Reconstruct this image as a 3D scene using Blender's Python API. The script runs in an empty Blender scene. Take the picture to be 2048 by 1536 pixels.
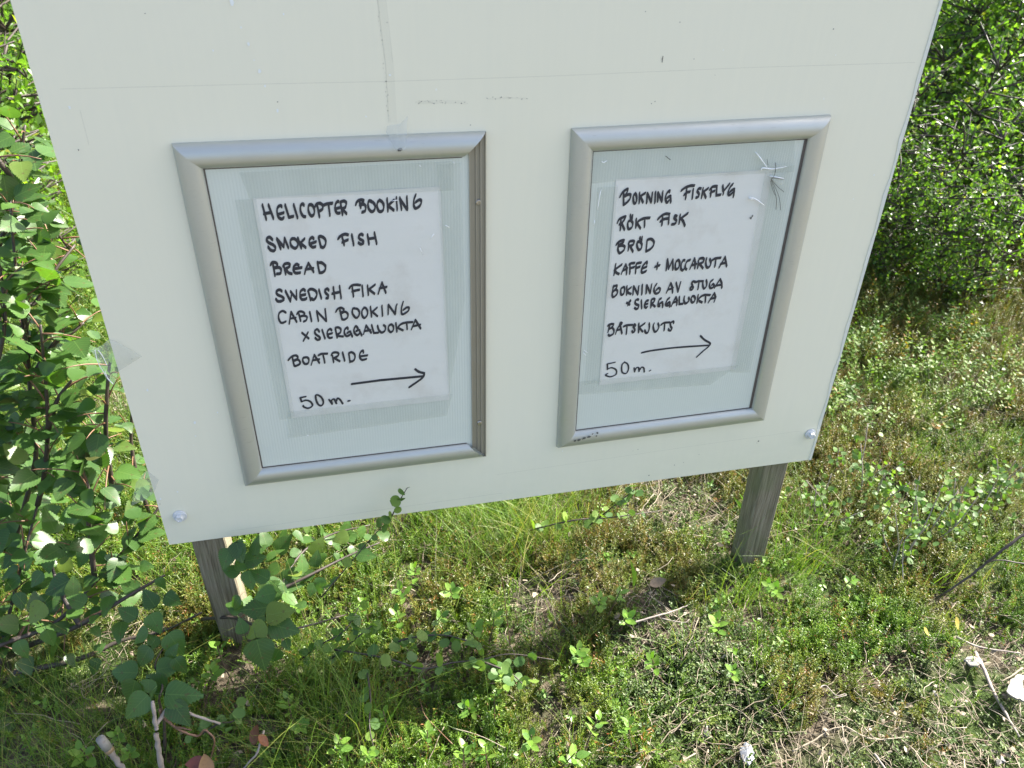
import bpy, math, random
import numpy as np
from mathutils import Vector, Matrix

S = bpy.context.scene
COL = S.collection
RND = random.Random(7)
RNG = np.random.default_rng(11)

# ------------------------------------------------------------------ camera, sky, sun, exposure
CAM = np.array([0.27673, -0.87964, 0.77798])
ROT = np.array([[0.97506351, 0.09994318, -0.19814769],
                [-0.22088745, 0.52333712, -0.82299878],
                [0.02144493, 0.84624442, 0.53236312]])
FPX = 1544.05
cam_d = bpy.data.cameras.new('camera')
cam = bpy.data.objects.new('camera', cam_d)
COL.objects.link(cam)
M4 = Matrix([list(ROT[i]) + [CAM[i]] for i in range(3)] + [[0, 0, 0, 1]])
cam.matrix_world = M4
cam_d.sensor_width = 36.0
cam_d.lens = 36.0 * FPX / 2048
cam_d.clip_start = 0.02
cam_d.clip_end = 2000
cam_d.dof.use_dof = True
cam_d.dof.focus_distance = 1.08
cam_d.dof.aperture_fstop = 9.0
S.camera = cam

SUN_EL = math.radians(43)
SUN_AZ = math.radians(16)          # from +x towards +y: the sun stands right of the board, a little behind it
W = bpy.data.worlds.new('World')
S.world = W
W.use_nodes = True
wn = W.node_tree
sky = wn.nodes.new('ShaderNodeTexSky')
sky.sky_type = 'NISHITA'
sky.sun_disc = False
sky.sun_elevation = SUN_EL
sky.sun_rotation = math.radians(90) - SUN_AZ
sky.air_density = 0.8
sky.dust_density = 3.0
sky.ozone_density = 0.5
wn.links.new(sky.outputs[0], wn.nodes['Background'].inputs[0])
wn.nodes['Background'].inputs[1].default_value = 0.11
sl = bpy.data.lights.new('sun', 'SUN')
sl.energy = 5.0
sl.angle = math.radians(0.5)
sl.color = (1.0, 0.955, 0.87)
sun = bpy.data.objects.new('sun', sl)
COL.objects.link(sun)
sdir = Vector((math.cos(SUN_EL) * math.cos(SUN_AZ), math.cos(SUN_EL) * math.sin(SUN_AZ), math.sin(SUN_EL)))
sun.rotation_euler = sdir.to_track_quat('Z', 'Y').to_euler()
sun.location = (3, 1, 4)
S.view_settings.view_transform = 'Standard'
S.view_settings.look = 'None'
S.view_settings.gamma = 1
S.view_settings.exposure = 1.98
S.view_settings.use_curve_mapping = False
S.cycles.max_bounces = 8
S.cycles.transparent_max_bounces = 12
S.cycles.use_denoising = True

# ------------------------------------------------------------------ measuring helpers
def ray(px, py):
    return ROT @ np.array([(px - 1024) / FPX, -(py - 768) / FPX, -1.0])
def atY(px, py, y=0.0):
    r = ray(px, py); return CAM + r * (y - CAM[1]) / r[1]
def atZ(px, py, z=-0.2):
    r = ray(px, py); return CAM + r * (z - CAM[2]) / r[2]
def topx(p):
    q = (np.asarray(p) - CAM) @ ROT
    return 1024 + FPX * q[..., 0] / -q[..., 2], 768 - FPX * q[..., 1] / -q[..., 2], -q[..., 2]
def gz(x, y):
    x = np.asarray(x, float); y = np.asarray(y, float)
    near = np.exp(-((x - .5) ** 2 + y ** 2) / 30)
    return (-0.245 - 0.018 * np.clip(x, -1, 3) + 0.009 * np.sin(x * 9.1 + 1.3) * np.cos(y * 7.7)
            + 0.006 * np.sin(x * 21 + y * 17) + 0.004 * np.sin(x * 43 - y * 37)
            + (1 - near) * 0.06 * np.sin(x * .7 + .5) * np.sin(y * .6 + 1.0))

# ------------------------------------------------------------------ mesh helpers
class MB:
    def __init__(s): s.v = []; s.f = []; s.t = []
    def add(s, vs, fs, t=0.0):
        n = len(s.v); s.v.extend([tuple(map(float, v)) for v in vs]); s.t.extend([t] * len(vs))
        s.f.extend([tuple(i + n for i in f) for f in fs])
    def box(s, lo, hi, t=0.0):
        x0, y0, z0 = lo; x1, y1, z1 = hi
        s.add([(x0, y0, z0), (x1, y0, z0), (x1, y1, z0), (x0, y1, z0), (x0, y0, z1), (x1, y0, z1), (x1, y1, z1), (x0, y1, z1)],
              [(0, 3, 2, 1), (4, 5, 6, 7), (0, 1, 5, 4), (1, 2, 6, 5), (2, 3, 7, 6), (3, 0, 4, 7)], t)
    def tube(s, pts, rads, k=6, t=0.0, cap=True):
        pts = [Vector(p) for p in pts]; n = len(pts)
        up = Vector((0.12, 0.31, 0.94)); vs = []
        for i, p in enumerate(pts):
            d = (pts[min(i + 1, n - 1)] - pts[max(i - 1, 0)])
            if d.length < 1e-9: d = Vector((0, 0, 1))
            d.normalize()
            a = d.cross(up)
            if a.length < .05: a = d.cross(Vector((1, 0, 0)))
            a.normalize(); b = a.cross(d)
            for j in range(k):
                w = 2 * math.pi * j / k
                vs.append(p + (a * math.cos(w) + b * math.sin(w)) * rads[i])
        fs = [(i * k + j, i * k + (j + 1) % k, (i + 1) * k + (j + 1) % k, (i + 1) * k + j) for i in range(n - 1) for j in range(k)]
        if cap: fs += [tuple(range(k))[::-1], tuple((n - 1) * k + j for j in range(k))]
        s.add(vs, fs, t)
    def mesh(s, name, mat, smooth=False):
        me = bpy.data.meshes.new(name)
        me.from_pydata(s.v, [], s.f)
        if mat: me.materials.append(mat)
        if any(s.t):
            a = me.attributes.new('tint', 'FLOAT', 'POINT'); a.data.foreach_set('value', s.t)
        if smooth: me.polygons.foreach_set('use_smooth', [True] * len(me.polygons))
        me.update()
        return me
    def build(s, name, mat, parent=None, smooth=False):
        return link(bpy.data.objects.new(name, s.mesh(name, mat, smooth)), parent)

def link(o, parent=None):
    COL.objects.link(o)
    if parent is not None: o.parent = parent
    return o
def tag(o, label=None, cat=None, group=None, kind=None):
    if label: o['label'] = label
    if cat: o['category'] = cat
    if group: o['group'] = group
    if kind: o['kind'] = kind
    return o
def empty(name, loc, label, cat, group=None):
    o = bpy.data.objects.new(name, None); o.empty_display_size = .02
    o.location = loc; link(o); return tag(o, label, cat, group)
def local(o, mats):
    pass
def smooth_line(pts, n=6):
    P = [np.array(p, float) for p in pts]
    if len(P) < 3: return P
    Q = [2 * P[0] - P[1]] + P + [2 * P[-1] - P[-2]]
    out = []
    for i in range(1, len(Q) - 2):
        for k in range(n):
            t = k / n
            a, b, c, d = Q[i - 1], Q[i], Q[i + 1], Q[i + 2]
            out.append(.5 * (2 * b + (c - a) * t + (2 * a - 5 * b + 4 * c - d) * t * t + (3 * b - a - 3 * c + d) * t ** 3))
    out.append(P[-1])
    return out

# ------------------------------------------------------------------ materials
def nmat(name):
    m = bpy.data.materials.new(name); m.use_nodes = True
    nt = m.node_tree; b = nt.nodes['Principled BSDF']
    return m, nt, b
def N(nt, typ, **kw):
    n = nt.nodes.new(typ)
    for k, v in kw.items():
        if k.startswith('i_'):
            key = k[2:]; n.inputs[int(key) if key.isdigit() else key.replace('_', ' ')].default_value = v
        else: setattr(n, k, v)
    return n
def ramp(nt, fac, stops, interp='LINEAR'):
    r = nt.nodes.new('ShaderNodeValToRGB'); r.color_ramp.interpolation = interp
    while len(r.color_ramp.elements) > 1: r.color_ramp.elements.remove(r.color_ramp.elements[0])
    r.color_ramp.elements[0].position = stops[0][0]; r.color_ramp.elements[0].color = (*stops[0][1], 1)
    for p, c in stops[1:]:
        e = r.color_ramp.elements.new(p); e.color = (*c, 1)
    nt.links.new(fac, r.inputs[0]); return r.outputs[0]
def mixc(nt, fac, a, b, blend='MIX'):
    m = nt.nodes.new('ShaderNodeMix'); m.data_type = 'RGBA'; m.blend_type = blend
    for k, s in ((0, fac), (6, a), (7, b)):
        if hasattr(s, 'is_output') or hasattr(s, 'links'): nt.links.new(s, m.inputs[k])
        else: m.inputs[k].default_value = s if k == 0 else (*s, 1) if len(s) == 3 else s
    return m.outputs[2]
def noise(nt, vec, scale, detail=4, rough=.55):
    n = N(nt, 'ShaderNodeTexNoise'); n.inputs['Scale'].default_value = scale
    n.inputs['Detail'].default_value = detail; n.inputs['Roughness'].default_value = rough
    if vec is not None: nt.links.new(vec, n.inputs['Vector'])
    return n.outputs[0]
def mapping(nt, vec, scale=(1, 1, 1)):
    m = nt.nodes.new('ShaderNodeMapping'); m.inputs['Scale'].default_value = scale
    nt.links.new(vec, m.inputs[0]); return m.outputs[0]
def math_(nt, op, a, b=0.5, c=None):
    m = nt.nodes.new('ShaderNodeMath'); m.operation = op
    for k, s in enumerate((a, b) if c is None else (a, b, c)):
        if hasattr(s, 'links'): nt.links.new(s, m.inputs[k])
        else: m.inputs[k].default_value = s
    return m.outputs[0]
def bump(nt, h, b, strength=.3, dist=.001):
    n = nt.nodes.new('ShaderNodeBump'); n.inputs['Strength'].default_value = strength
    n.inputs['Distance'].default_value = dist
    nt.links.new(h, n.inputs['Height']); nt.links.new(n.outputs[0], b.inputs['Normal'])

def leaf_material(name, stops, trans=.35, rough=.38, spec=.5, veins=False, patch=None, tcol=(1.5, 1.7, .5), rnd='OBJECT'):
    m, nt, b = nmat(name)
    geo = N(nt, 'ShaderNodeNewGeometry'); oi = N(nt, 'ShaderNodeObjectInfo')
    at = N(nt, 'ShaderNodeAttribute'); at.attribute_name = 'tint'
    f = math_(nt, 'FRACT', math_(nt, 'ADD', oi.outputs['Random'], at.outputs['Fac']))
    col = ramp(nt, f, stops)
    if patch:
        sp_ = N(nt, 'ShaderNodeSeparateXYZ'); nt.links.new(geo.outputs['Position'], sp_.inputs[0])
        pn = math_(nt, 'ADD', noise(nt, geo.outputs['Position'], patch[0], 3), math_(nt, 'MULTIPLY', math_(nt, 'SUBTRACT', sp_.outputs[0], .75), .10))
        col = mixc(nt, ramp(nt, pn, [(patch[1], (0, 0, 0)), (patch[1] + .12, (1, 1, 1))]), col, ramp(nt, f, patch[2]))
    tc = N(nt, 'ShaderNodeTexCoord')
    if veins:
        sx = N(nt, 'ShaderNodeSeparateXYZ'); nt.links.new(tc.outputs['Object'], sx.inputs[0])
        ax = math_(nt, 'ABSOLUTE', sx.outputs[0])
        mid = math_(nt, 'LESS_THAN', ax, .012)
        w = math_(nt, 'SUBTRACT', sx.outputs[1], math_(nt, 'MULTIPLY', ax, .85))
        fr = math_(nt, 'ABSOLUTE', math_(nt, 'SUBTRACT', math_(nt, 'FRACT', math_(nt, 'MULTIPLY', w, 8.0)), .5))
        side = math_(nt, 'LESS_THAN', fr, .06)
        v = math_(nt, 'MAXIMUM', mid, math_(nt, 'MULTIPLY', side, .6))
        col = mixc(nt, math_(nt, 'MULTIPLY', v, .35), col, (.16, .26, .07))
        spots = noise(nt, tc.outputs['Object'], 9, 3)
        col = mixc(nt, math_(nt, 'MULTIPLY', math_(nt, 'LESS_THAN', spots, .36), .6), col, (.09, .065, .025))
        h = math_(nt, 'ADD', math_(nt, 'MULTIPLY', fr, .9), noise(nt, tc.outputs['Object'], 22, 2))
        bump(nt, h, b, .06, .0006)
    nt.links.new(col, b.inputs['Base Color'])
    b.inputs['Roughness'].default_value = rough
    b.inputs['Specular IOR Level'].default_value = spec
    tr = N(nt, 'ShaderNodeBsdfTranslucent')
    tcn = mixc(nt, 1.0, col, (*tcol,), 'MULTIPLY')
    nt.links.new(tcn, tr.inputs[0])
    mx = N(nt, 'ShaderNodeMixShader'); mx.inputs[0].default_value = trans
    nt.links.new(b.outputs[0], mx.inputs[1]); nt.links.new(tr.outputs[0], mx.inputs[2])
    nt.links.new(mx.outputs[0], nt.nodes['Material Output'].inputs[0])
    return m

def plain(name, col, rough=.7, metal=0.0, var=.25, scale=40, stretch=(1, 1, 1), bmp=.3, spec=.5, coord='Object'):
    m, nt, b = nmat(name)
    tc = N(nt, 'ShaderNodeTexCoord')
    v = mapping(nt, tc.outputs[coord], stretch)
    n = noise(nt, v, scale, 5)
    c = mixc(nt, n, tuple(x * (1 - var) for x in col), tuple(min(1, x * (1 + var)) for x in col))
    nt.links.new(c, b.inputs['Base Color'])
    b.inputs['Roughness'].default_value = rough; b.inputs['Metallic'].default_value = metal; b.inputs['Specular IOR Level'].default_value = .4
    b.inputs['Specular IOR Level'].default_value = spec
    if bmp: bump(nt, n, b, bmp, .0015)
    return m

G1 = [(0, (.045, .10, .022)), (.35, (.06, .135, .028)), (.7, (.085, .17, .035)), (1, (.05, .12, .028))]
M_birch = leaf_material('birch_leaf', [(0, (.042, .092, .022)), (.4, (.055, .12, .026)), (.75, (.075, .155, .03)), (.93, (.05, .105, .03)), (1, (.15, .21, .03))],
                        .38, .38, .5, veins=True)
M_bcrown = leaf_material('birch_crown_leaf', [(0, (.07, .14, .026)), (.4, (.09, .18, .03)), (.8, (.14, .25, .04)), (.96, (.2, .30, .045)), (1, (.26, .26, .05))], .5, .36, .6)
M_dwarf = leaf_material('dwarf_birch_leaf', [(0, (.07, .14, .04)), (.5, (.10, .18, .045)), (1, (.17, .25, .045))], .35, .5, .3)
M_lingon = leaf_material('lingonberry_leaf', [(0, (.075, .16, .03)), (.5, (.14, .26, .035)), (1, (.18, .29, .05))], .35, .42, .45)
M_crow = leaf_material('crowberry_leaf', [(0, (.055, .12, .014)), (.3, (.09, .17, .018)), (.65, (.14, .235, .024)), (.9, (.19, .28, .03)), (.965, (.26, .17, .04)), (1, (.28, .08, .03))],
                       .35, .4, .5, patch=(2.6, .45, [(0, (.09, .11, .02)), (.35, (.14, .16, .028)), (.6, (.2, .14, .035)), (.8, (.12, .17, .025)), (1, (.22, .09, .03))]))
M_bilb = leaf_material('bilberry_leaf', [(0, (.06, .12, .02)), (.5, (.11, .19, .028)), (.9, (.16, .24, .035)), (1, (.26, .12, .035))], .38, .5, .4)
M_grass = leaf_material('grass_blade', [(0, (.07, .14, .02)), (.45, (.11, .20, .024)), (.8, (.17, .25, .035)), (1, (.30, .26, .10))], .35, .45, .4)
M_dry = leaf_material('dry_straw', [(0, (.20, .165, .115)), (.4, (.31, .26, .185)), (.8, (.42, .36, .27)), (1, (.13, .08, .05))], .15, .6, .3, tcol=(1, 1, 1))
M_moss = leaf_material('mat_leaf', [(0, (.05, .085, .02)), (.5, (.08, .13, .03)), (1, (.13, .17, .035))], .25, .5, .4)
M_stem = plain('stem_brown', (.10, .06, .038), .6, var=.4, scale=60)
M_bark = plain('birch_bark', (.05, .038, .031), .55, var=.55, scale=50, bmp=.6)
M_twigred = plain('young_twig', (.17, .09, .05), .5, var=.3, scale=60)
M_greybranch = plain('dead_grey_wood', (.27, .23, .20), .8, var=.45, scale=60, bmp=.6)
M_white = plain('white_bark', (.24, .23, .205), .75, var=.45, scale=80)
M_cutwood = plain('cut_wood', (.24, .17, .09), .7, var=.2, scale=90)

def board_material():
    m, nt, b = nmat('board_panel')
    tc = N(nt, 'ShaderNodeTexCoord')
    n1 = noise(nt, tc.outputs['Object'], 3.0, 4)
    n2 = noise(nt, mapping(nt, tc.outputs['Object'], (40, 1, 2.5)), 3, 4)
    c = mixc(nt, n1, (.78, .76, .61), (.81, .79, .655))
    c = mixc(nt, math_(nt, 'MULTIPLY', n2, .18), c, (.60, .62, .53))
    sz_ = N(nt, 'ShaderNodeSeparateXYZ'); nt.links.new(tc.outputs['Object'], sz_.inputs[0])
    low = math_(nt, 'MULTIPLY', ramp(nt, sz_.outputs[2], [(0, (1, 1, 1)), (.12, (0, 0, 0))]), noise(nt, mapping(nt, tc.outputs['Object'], (1, 1, 2)), 26, 6, .7))
    c = mixc(nt, math_(nt, 'MULTIPLY', low, .35), c, (.52, .54, .40))
    vo = N(nt, 'ShaderNodeTexVoronoi'); vo.inputs['Scale'].default_value = 22
    nt.links.new(tc.outputs['Object'], vo.inputs['Vector'])
    speck = math_(nt, 'LESS_THAN', vo.outputs['Distance'], .018)
    wn_ = N(nt, 'ShaderNodeSeparateColor'); nt.links.new(vo.outputs['Color'], wn_.inputs[0])
    speck = math_(nt, 'MULTIPLY', speck, math_(nt, 'GREATER_THAN', wn_.outputs[0], .7))
    c = mixc(nt, math_(nt, 'MULTIPLY', speck, .6), c, (.30, .29, .26))
    vo2 = N(nt, 'ShaderNodeTexVoronoi'); vo2.inputs['Scale'].default_value = 34
    nt.links.new(mapping(nt, tc.outputs['Object'], (1, 1, .7)), vo2.inputs['Vector'])
    ws = N(nt, 'ShaderNodeSeparateColor'); nt.links.new(vo2.outputs['Color'], ws.inputs[0])
    sp2 = math_(nt, 'MULTIPLY', math_(nt, 'LESS_THAN', vo2.outputs['Distance'], .03), math_(nt, 'GREATER_THAN', ws.outputs[1], .8))
    c = mixc(nt, math_(nt, 'MULTIPLY', sp2, .6), c, (.85, .87, .85))
    nt.links.new(c, b.inputs['Base Color'])
    nt.links.new(ramp(nt, n2, [(0, (.32,) * 3), (1, (.5,) * 3)]), b.inputs['Roughness'])
    b.inputs['Specular IOR Level'].default_value = .35
    bump(nt, noise(nt, tc.outputs['Object'], 260, 2), b, .05, .0004)
    return m
M_board = board_material()

def alu_material(name, col, rough, aniso_scale, dirt, metal=.62):
    m, nt, b = nmat(name)
    tc = N(nt, 'ShaderNodeTexCoord')
    n = noise(nt, mapping(nt, tc.outputs['Object'], aniso_scale), 60, 3)
    g = noise(nt, tc.outputs['Object'], 14, 5)
    c = mixc(nt, n, tuple(x * .90 for x in col), col)
    sc_ = noise(nt, mapping(nt, tc.outputs['Object'], (4, 4, 90)), 12, 2)
    c = mixc(nt, math_(nt, 'MULTIPLY', math_(nt, 'GREATER_THAN', sc_, .72), .35), c, (.25, .25, .22))
    c = mixc(nt, math_(nt, 'MULTIPLY', ramp(nt, g, [(.5, (0, 0, 0)), (.75, (1, 1, 1))]), dirt), c, (.30, .27, .20))
    nt.links.new(c, b.inputs['Base Color'])
    b.inputs['Metallic'].default_value = metal
    nt.links.new(ramp(nt, g, [(.3, (rough,) * 3), (.8, (rough + .15,) * 3)]), b.inputs['Roughness'])
    bump(nt, n, b, .08, .0003)
    return m
M_aluh = alu_material('anodised_aluminium', (.53, .545, .50), .42, (1, 30, 30), .10, .6)
M_alub = alu_material('dirty_aluminium_rail', (.33, .31, .25), .45, (30, 30, 1), .85, .3)
M_gasket = plain('gasket_dark', (.10, .085, .075), .6, var=.5, scale=150)

def backing_material():
    m, nt, b = nmat('corrugated_backing')
    tc = N(nt, 'ShaderNodeTexCoord')
    w = N(nt, 'ShaderNodeTexWave'); w.wave_type = 'BANDS'; w.bands_direction = 'X'
    w.inputs['Scale'].default_value = 88; w.inputs['Distortion'].default_value = .6; w.inputs['Detail'].default_value = 1
    nt.links.new(tc.outputs['Object'], w.inputs['Vector'])
    g = noise(nt, tc.outputs['Object'], 7, 4)
    c = mixc(nt, w.outputs[0], (.60, .645, .585), (.62, .665, .605))
    c = mixc(nt, math_(nt, 'MULTIPLY', g, .25), c, (.55, .60, .58))
    nt.links.new(c, b.inputs['Base Color']); b.inputs['Roughness'].default_value = .35
    bump(nt, w.outputs[0], b, .12, .0006)
    return m
M_backing = backing_material()

def paper_material():
    m, nt, b = nmat('weathered_paper')
    tc = N(nt, 'ShaderNodeTexCoord')
    a = noise(nt, mapping(nt, tc.outputs['Object'], (1, 1, 5)), 10, 5)
    g = noise(nt, tc.outputs['Object'], 16, 6, .65)
    c = mixc(nt, a, (.665, .675, .63), (.715, .72, .685))
    c = mixc(nt, math_(nt, 'MULTIPLY', ramp(nt, g, [(.52, (0, 0, 0)), (.72, (1, 1, 1))]), .45), c, (.52, .49, .43))
    nt.links.new(c, b.inputs['Base Color']); b.inputs['Roughness'].default_value = .45
    bump(nt, math_(nt, 'ADD', a, g), b, .35, .0012)
    return m
M_paper = paper_material()

def tape_material(name, alpha, col, rough=.22, bscale=30):
    m, nt, b = nmat(name)
    tc = N(nt, 'ShaderNodeTexCoord')
    g = noise(nt, mapping(nt, tc.outputs['Object'], (1, 1, .4)), bscale, 4)
    b.inputs['Base Color'].default_value = (*col, 1); b.inputs['Roughness'].default_value = rough
    bump(nt, g, b, .5, .0015)
    tr = N(nt, 'ShaderNodeBsdfTransparent'); mx = N(nt, 'ShaderNodeMixShader')
    nt.links.new(ramp(nt, g, [(.3, (alpha * .8,) * 3), (.7, (alpha * 1.25,) * 3)]), mx.inputs[0])
    nt.links.new(tr.outputs[0], mx.inputs[1]); nt.links.new(b.outputs[0], mx.inputs[2])
    nt.links.new(mx.outputs[0], nt.nodes['Material Output'].inputs[0])
    return m
M_tape = tape_material('clear_tape', .17, (.46, .52, .46))
M_tapebright = tape_material('clear_tape_flap', .26, (.62, .66, .62), .08, 60)
M_crease_glint = tape_material('tape_crease_glint', .9, (.93, .95, .95), .12)  # near-white tone stands in for the highlights along the tape's creases
M_ink = plain('marker_ink', (.022, .026, .038), .45, var=.35, scale=120, bmp=0)
M_dirt = plain('dirt_mark', (.10, .10, .09), .7, var=.3)
M_pencil = tape_material('pencil_trace', .09, (.22, .22, .19), .6)
M_residue = tape_material('tape_residue', .04, (.42, .44, .38), .5)
M_bolt = plain('white_bolt', (.60, .62, .62), .28, var=.08, scale=200, bmp=.1)
M_screw = plain('screw_metal', (.42, .41, .38), .35, metal=1, var=.3, scale=300)
M_edge = plain('panel_edge', (.66, .68, .62), .4, var=.1, scale=90)

def wood_material():
    m, nt, b = nmat('weathered_post_wood')
    tc = N(nt, 'ShaderNodeTexCoord')
    dn = noise(nt, mapping(nt, tc.outputs['Object'], (1, 1, .3)), 14, 2)
    ad = nt.nodes.new('ShaderNodeVectorMath'); ad.operation = 'ADD'; nt.links.new(mapping(nt, tc.outputs['Object'], (1, 1, .035)), ad.inputs[0])
    nt.links.new(mixc(nt, dn, (0, 0, 0), (.012, .012, 0)), ad.inputs[1]); v = ad.outputs[0]
    w = noise(nt, v, 330, 4, .6)
    big = noise(nt, mapping(nt, tc.outputs['Object'], (1, 1, .12)), 40, 4)
    gr = noise(nt, tc.outputs['Object'], 12, 4)
    c = ramp(nt, w, [(.32, (.075, .062, .04)), (.5, (.19, .165, .115)), (.7, (.29, .26, .195))])
    c = mixc(nt, math_(nt, 'MULTIPLY', big, .5), c, (.20, .18, .13))
    c = mixc(nt, math_(nt, 'MULTIPLY', ramp(nt, gr, [(.48, (0, 0, 0)), (.65, (1, 1, 1))]), .35), c, (.13, .16, .07))
    nt.links.new(c, b.inputs['Base Color']); b.inputs['Roughness'].default_value = .85
    b.inputs['Specular IOR Level'].default_value = .2
    bump(nt, w, b, .9, .002)
    return m
M_wood = wood_material()

def soil_material():
    m, nt, b = nmat('litter_soil')
    geo = N(nt, 'ShaderNodeNewGeometry')
    p = geo.outputs['Position']
    a = noise(nt, p, 60, 6, .7); g = noise(nt, p, 4, 4)
    c = ramp(nt, a, [(.3, (.03, .024, .016)), (.5, (.09, .072, .05)), (.62, (.16, .13, .095)), (.75, (.25, .21, .165))])
    c2 = ramp(nt, a, [(.3, (.02, .035, .01)), (.55, (.05, .08, .02)), (.8, (.09, .12, .03))])
    c = mixc(nt, ramp(nt, g, [(.45, (0, 0, 0)), (.6, (1, 1, 1))]), c, c2)
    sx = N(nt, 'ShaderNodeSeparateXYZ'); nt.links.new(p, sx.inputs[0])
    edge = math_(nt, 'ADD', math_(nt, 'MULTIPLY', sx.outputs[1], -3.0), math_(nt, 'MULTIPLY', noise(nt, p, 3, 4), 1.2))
    c = mixc(nt, ramp(nt, math_(nt, 'SUBTRACT', edge, 2.1), [(0, (0, 0, 0)), (.4, (1, 1, 1))]), c, ramp(nt, a, [(.3, (.085, .078, .056)), (.7, (.15, .138, .10))]))  # paler trodden ground out of view, added to bounce light onto the board
    nt.links.new(c, b.inputs['Base Color']); b.inputs['Roughness'].default_value = .9
    b.inputs['Specular IOR Level'].default_value = .15
    bump(nt, a, b, 1.0, .01)
    return m
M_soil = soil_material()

# ------------------------------------------------------------------ ground sheet (near part fine, far part coarse, to the horizon)
def axis(c):
    near = np.arange(c - 2.6, c + 2.6, .04)
    out = [near]; step = .04; a = near[-1]; b = near[0]; hi = []; lo = []
    while a < c + 600:
        step *= 1.22; a += step; b -= step; hi.append(a); lo.append(b)
    return np.concatenate([np.array(lo)[::-1], near, np.array(hi)])
gx, gy = axis(.7), axis(.5)
X, Y = np.meshgrid(gx, gy)
Z = gz(X, Y)
nx_, ny_ = len(gx), len(gy)
vid = np.arange(nx_ * ny_).reshape(ny_, nx_)
fc = np.stack([vid[:-1, :-1], vid[:-1, 1:], vid[1:, 1:], vid[1:, :-1]], -1).reshape(-1, 4)
me = bpy.data.meshes.new('ground')
me.from_pydata(np.stack([X, Y, Z], -1).reshape(-1, 3).tolist(), [], fc.tolist())
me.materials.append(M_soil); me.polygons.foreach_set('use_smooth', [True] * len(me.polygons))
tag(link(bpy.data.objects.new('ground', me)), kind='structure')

# ------------------------------------------------------------------ information board
BW, BTOP = 1.002, 1.25
bd = empty('information_board', (.5, 0, -.2), 'large pale grey-white information panel bolted to two weathered wooden posts', 'sign board')
def at(o, parent):          # parent keeping world coordinates
    o.parent = parent; o.matrix_parent_inverse = Matrix.Translation(-parent.location); return o
m = MB()
m.box((0, .0, 0), (BW, .005, BTOP)); at(m.build('panel', M_board), bd)
m = MB()
e = [(BW - .0045 + .0010 * math.sin(k * 1.7) + .0007 * math.sin(k * 4.1), k * .025) for k in range(int(BTOP / .025) + 1)]
vs = []
for x, z in e: vs += [(x, -.0009, z), (BW + .0002, -.0009, z), (x, .0001, z)]
fs = []
for k in range(len(e) - 1):
    a = k * 3; fs += [(a, a + 1, a + 4, a + 3), (a + 2, a, a + 3, a + 5)]
m.add(vs, fs); at(m.build('edge_film', M_edge), bd)
m = MB(); m.box((.02, .0455, .9), (.98, .07, .99)); at(m.build('cross_rail', M_wood), bd)
def post(x0, lean, zb):
    m = MB(); k = 9; w = .045
    prof = [(0.002, 0), (w - .002, 0), (w, .002), (w, .038), (w - .002, .04), (.002, .04), (0, .038), (0, .002)]
    zs = np.linspace(zb - .12, BTOP - .02, 14)
    vs = []
    for z in zs:
        dx = lean * max(0, -z) / .2
        vs += [(x0 + dx + px_, .0052 + py_ , z) for px_, py_ in prof]
    fs = [(i * 8 + j, i * 8 + (j + 1) % 8, (i + 1) * 8 + (j + 1) % 8, (i + 1) * 8 + j) for i in range(13) for j in range(8)]
    fs += [tuple(range(8))[::-1], tuple(13 * 8 + j for j in range(8))]
    m.add(vs, fs)
    return at(m.build('post', M_wood), bd)
post(.0265, .006, -.2); post(.921, .002, -.24)
def lathe(m, cx, cz, prof, k=20, t=0):
    vs = []
    for r, y in prof:
        for j in range(k):
            w = 2 * math.pi * j / k; vs.append((cx + r * math.cos(w), y, cz + r * math.sin(w)))
    n = len(prof)
    fs = [(i * k + j, (i + 1) * k + j, (i + 1) * k + (j + 1) % k, i * k + (j + 1) % k) for i in range(n - 1) for j in range(k)]
    fs.append(tuple((n - 1) * k + j for j in range(k))[::-1]); m.add(vs, fs, t)
for px_, py_ in ((359, 1036), (1623, 871)):
    p = atY(px_, py_, -.005)
    m = MB()
    lathe(m, p[0], p[2], [(.0092, -.0002), (.0094, -.0018), (.0088, -.0026), (.0062, -.0030), (.0060, -.0034)])
    lathe(m, p[0], p[2], [(.0056, -.003), (.0056, -.0078), (.0048, -.0088), (.0034, -.0089), (.0031, -.0080)], 6)
    at(m.build('bolt', M_bolt), bd)

def board_strip(m, pts, w, y, t=0):
    """flat strip on the board front following pixel points; w in metres"""
    P = [atY(a, b, y) for a, b in pts]
    for i in range(len(P) - 1):
        d = P[i + 1] - P[i]; d = d / (np.linalg.norm(d) + 1e-9); n = np.array([-d[2], 0, d[0]]) * w / 2
        m.add([P[i] - n, P[i + 1] - n, P[i + 1] + n, P[i] + n], [(0, 1, 2, 3)], t)
m = MB()
def mark(name, mat, *a):
    mm_ = MB(); board_strip(mm_, *a); return at(mm_.build(name, mat), bd)
mark('pencil_line', M_pencil, [(120, 178), (520, 168), (770, 163), (1080, 153), (1500, 135), (1830, 125)], .0008, -.0004)
mark('pencil_line', M_pencil, [(462, 1062), (700, 1028), (1005, 986)], .0009, -.0004)
mark('pencil_line', M_pencil, [(990, 950), (1400, 890), (1600, 862)], .0007, -.0004)
mark('pencil_line', M_pencil, [(160, 220), (178, 290)], .0008, -.0004)
mark('tape_residue', M_pencil, [(754, -8), (762, 60), (771, 130), (775, 200), (777, 245)], .0012, -.0005)
mark('tape_residue', M_residue, [(771, -8), (779, 60), (785, 125)], .0008, -.0005)
mark('tape_residue', M_residue, [(762, -8), (770, 60), (779, 130), (786, 245)], .009, -.0003)
mark('tape_residue', M_residue, [(835, 205), (880, 203), (932, 205)], .004, -.0005)
mark('tape_residue', M_residue, [(975, 198), (1015, 196), (1052, 197)], .002, -.0005)
m = MB()
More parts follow.
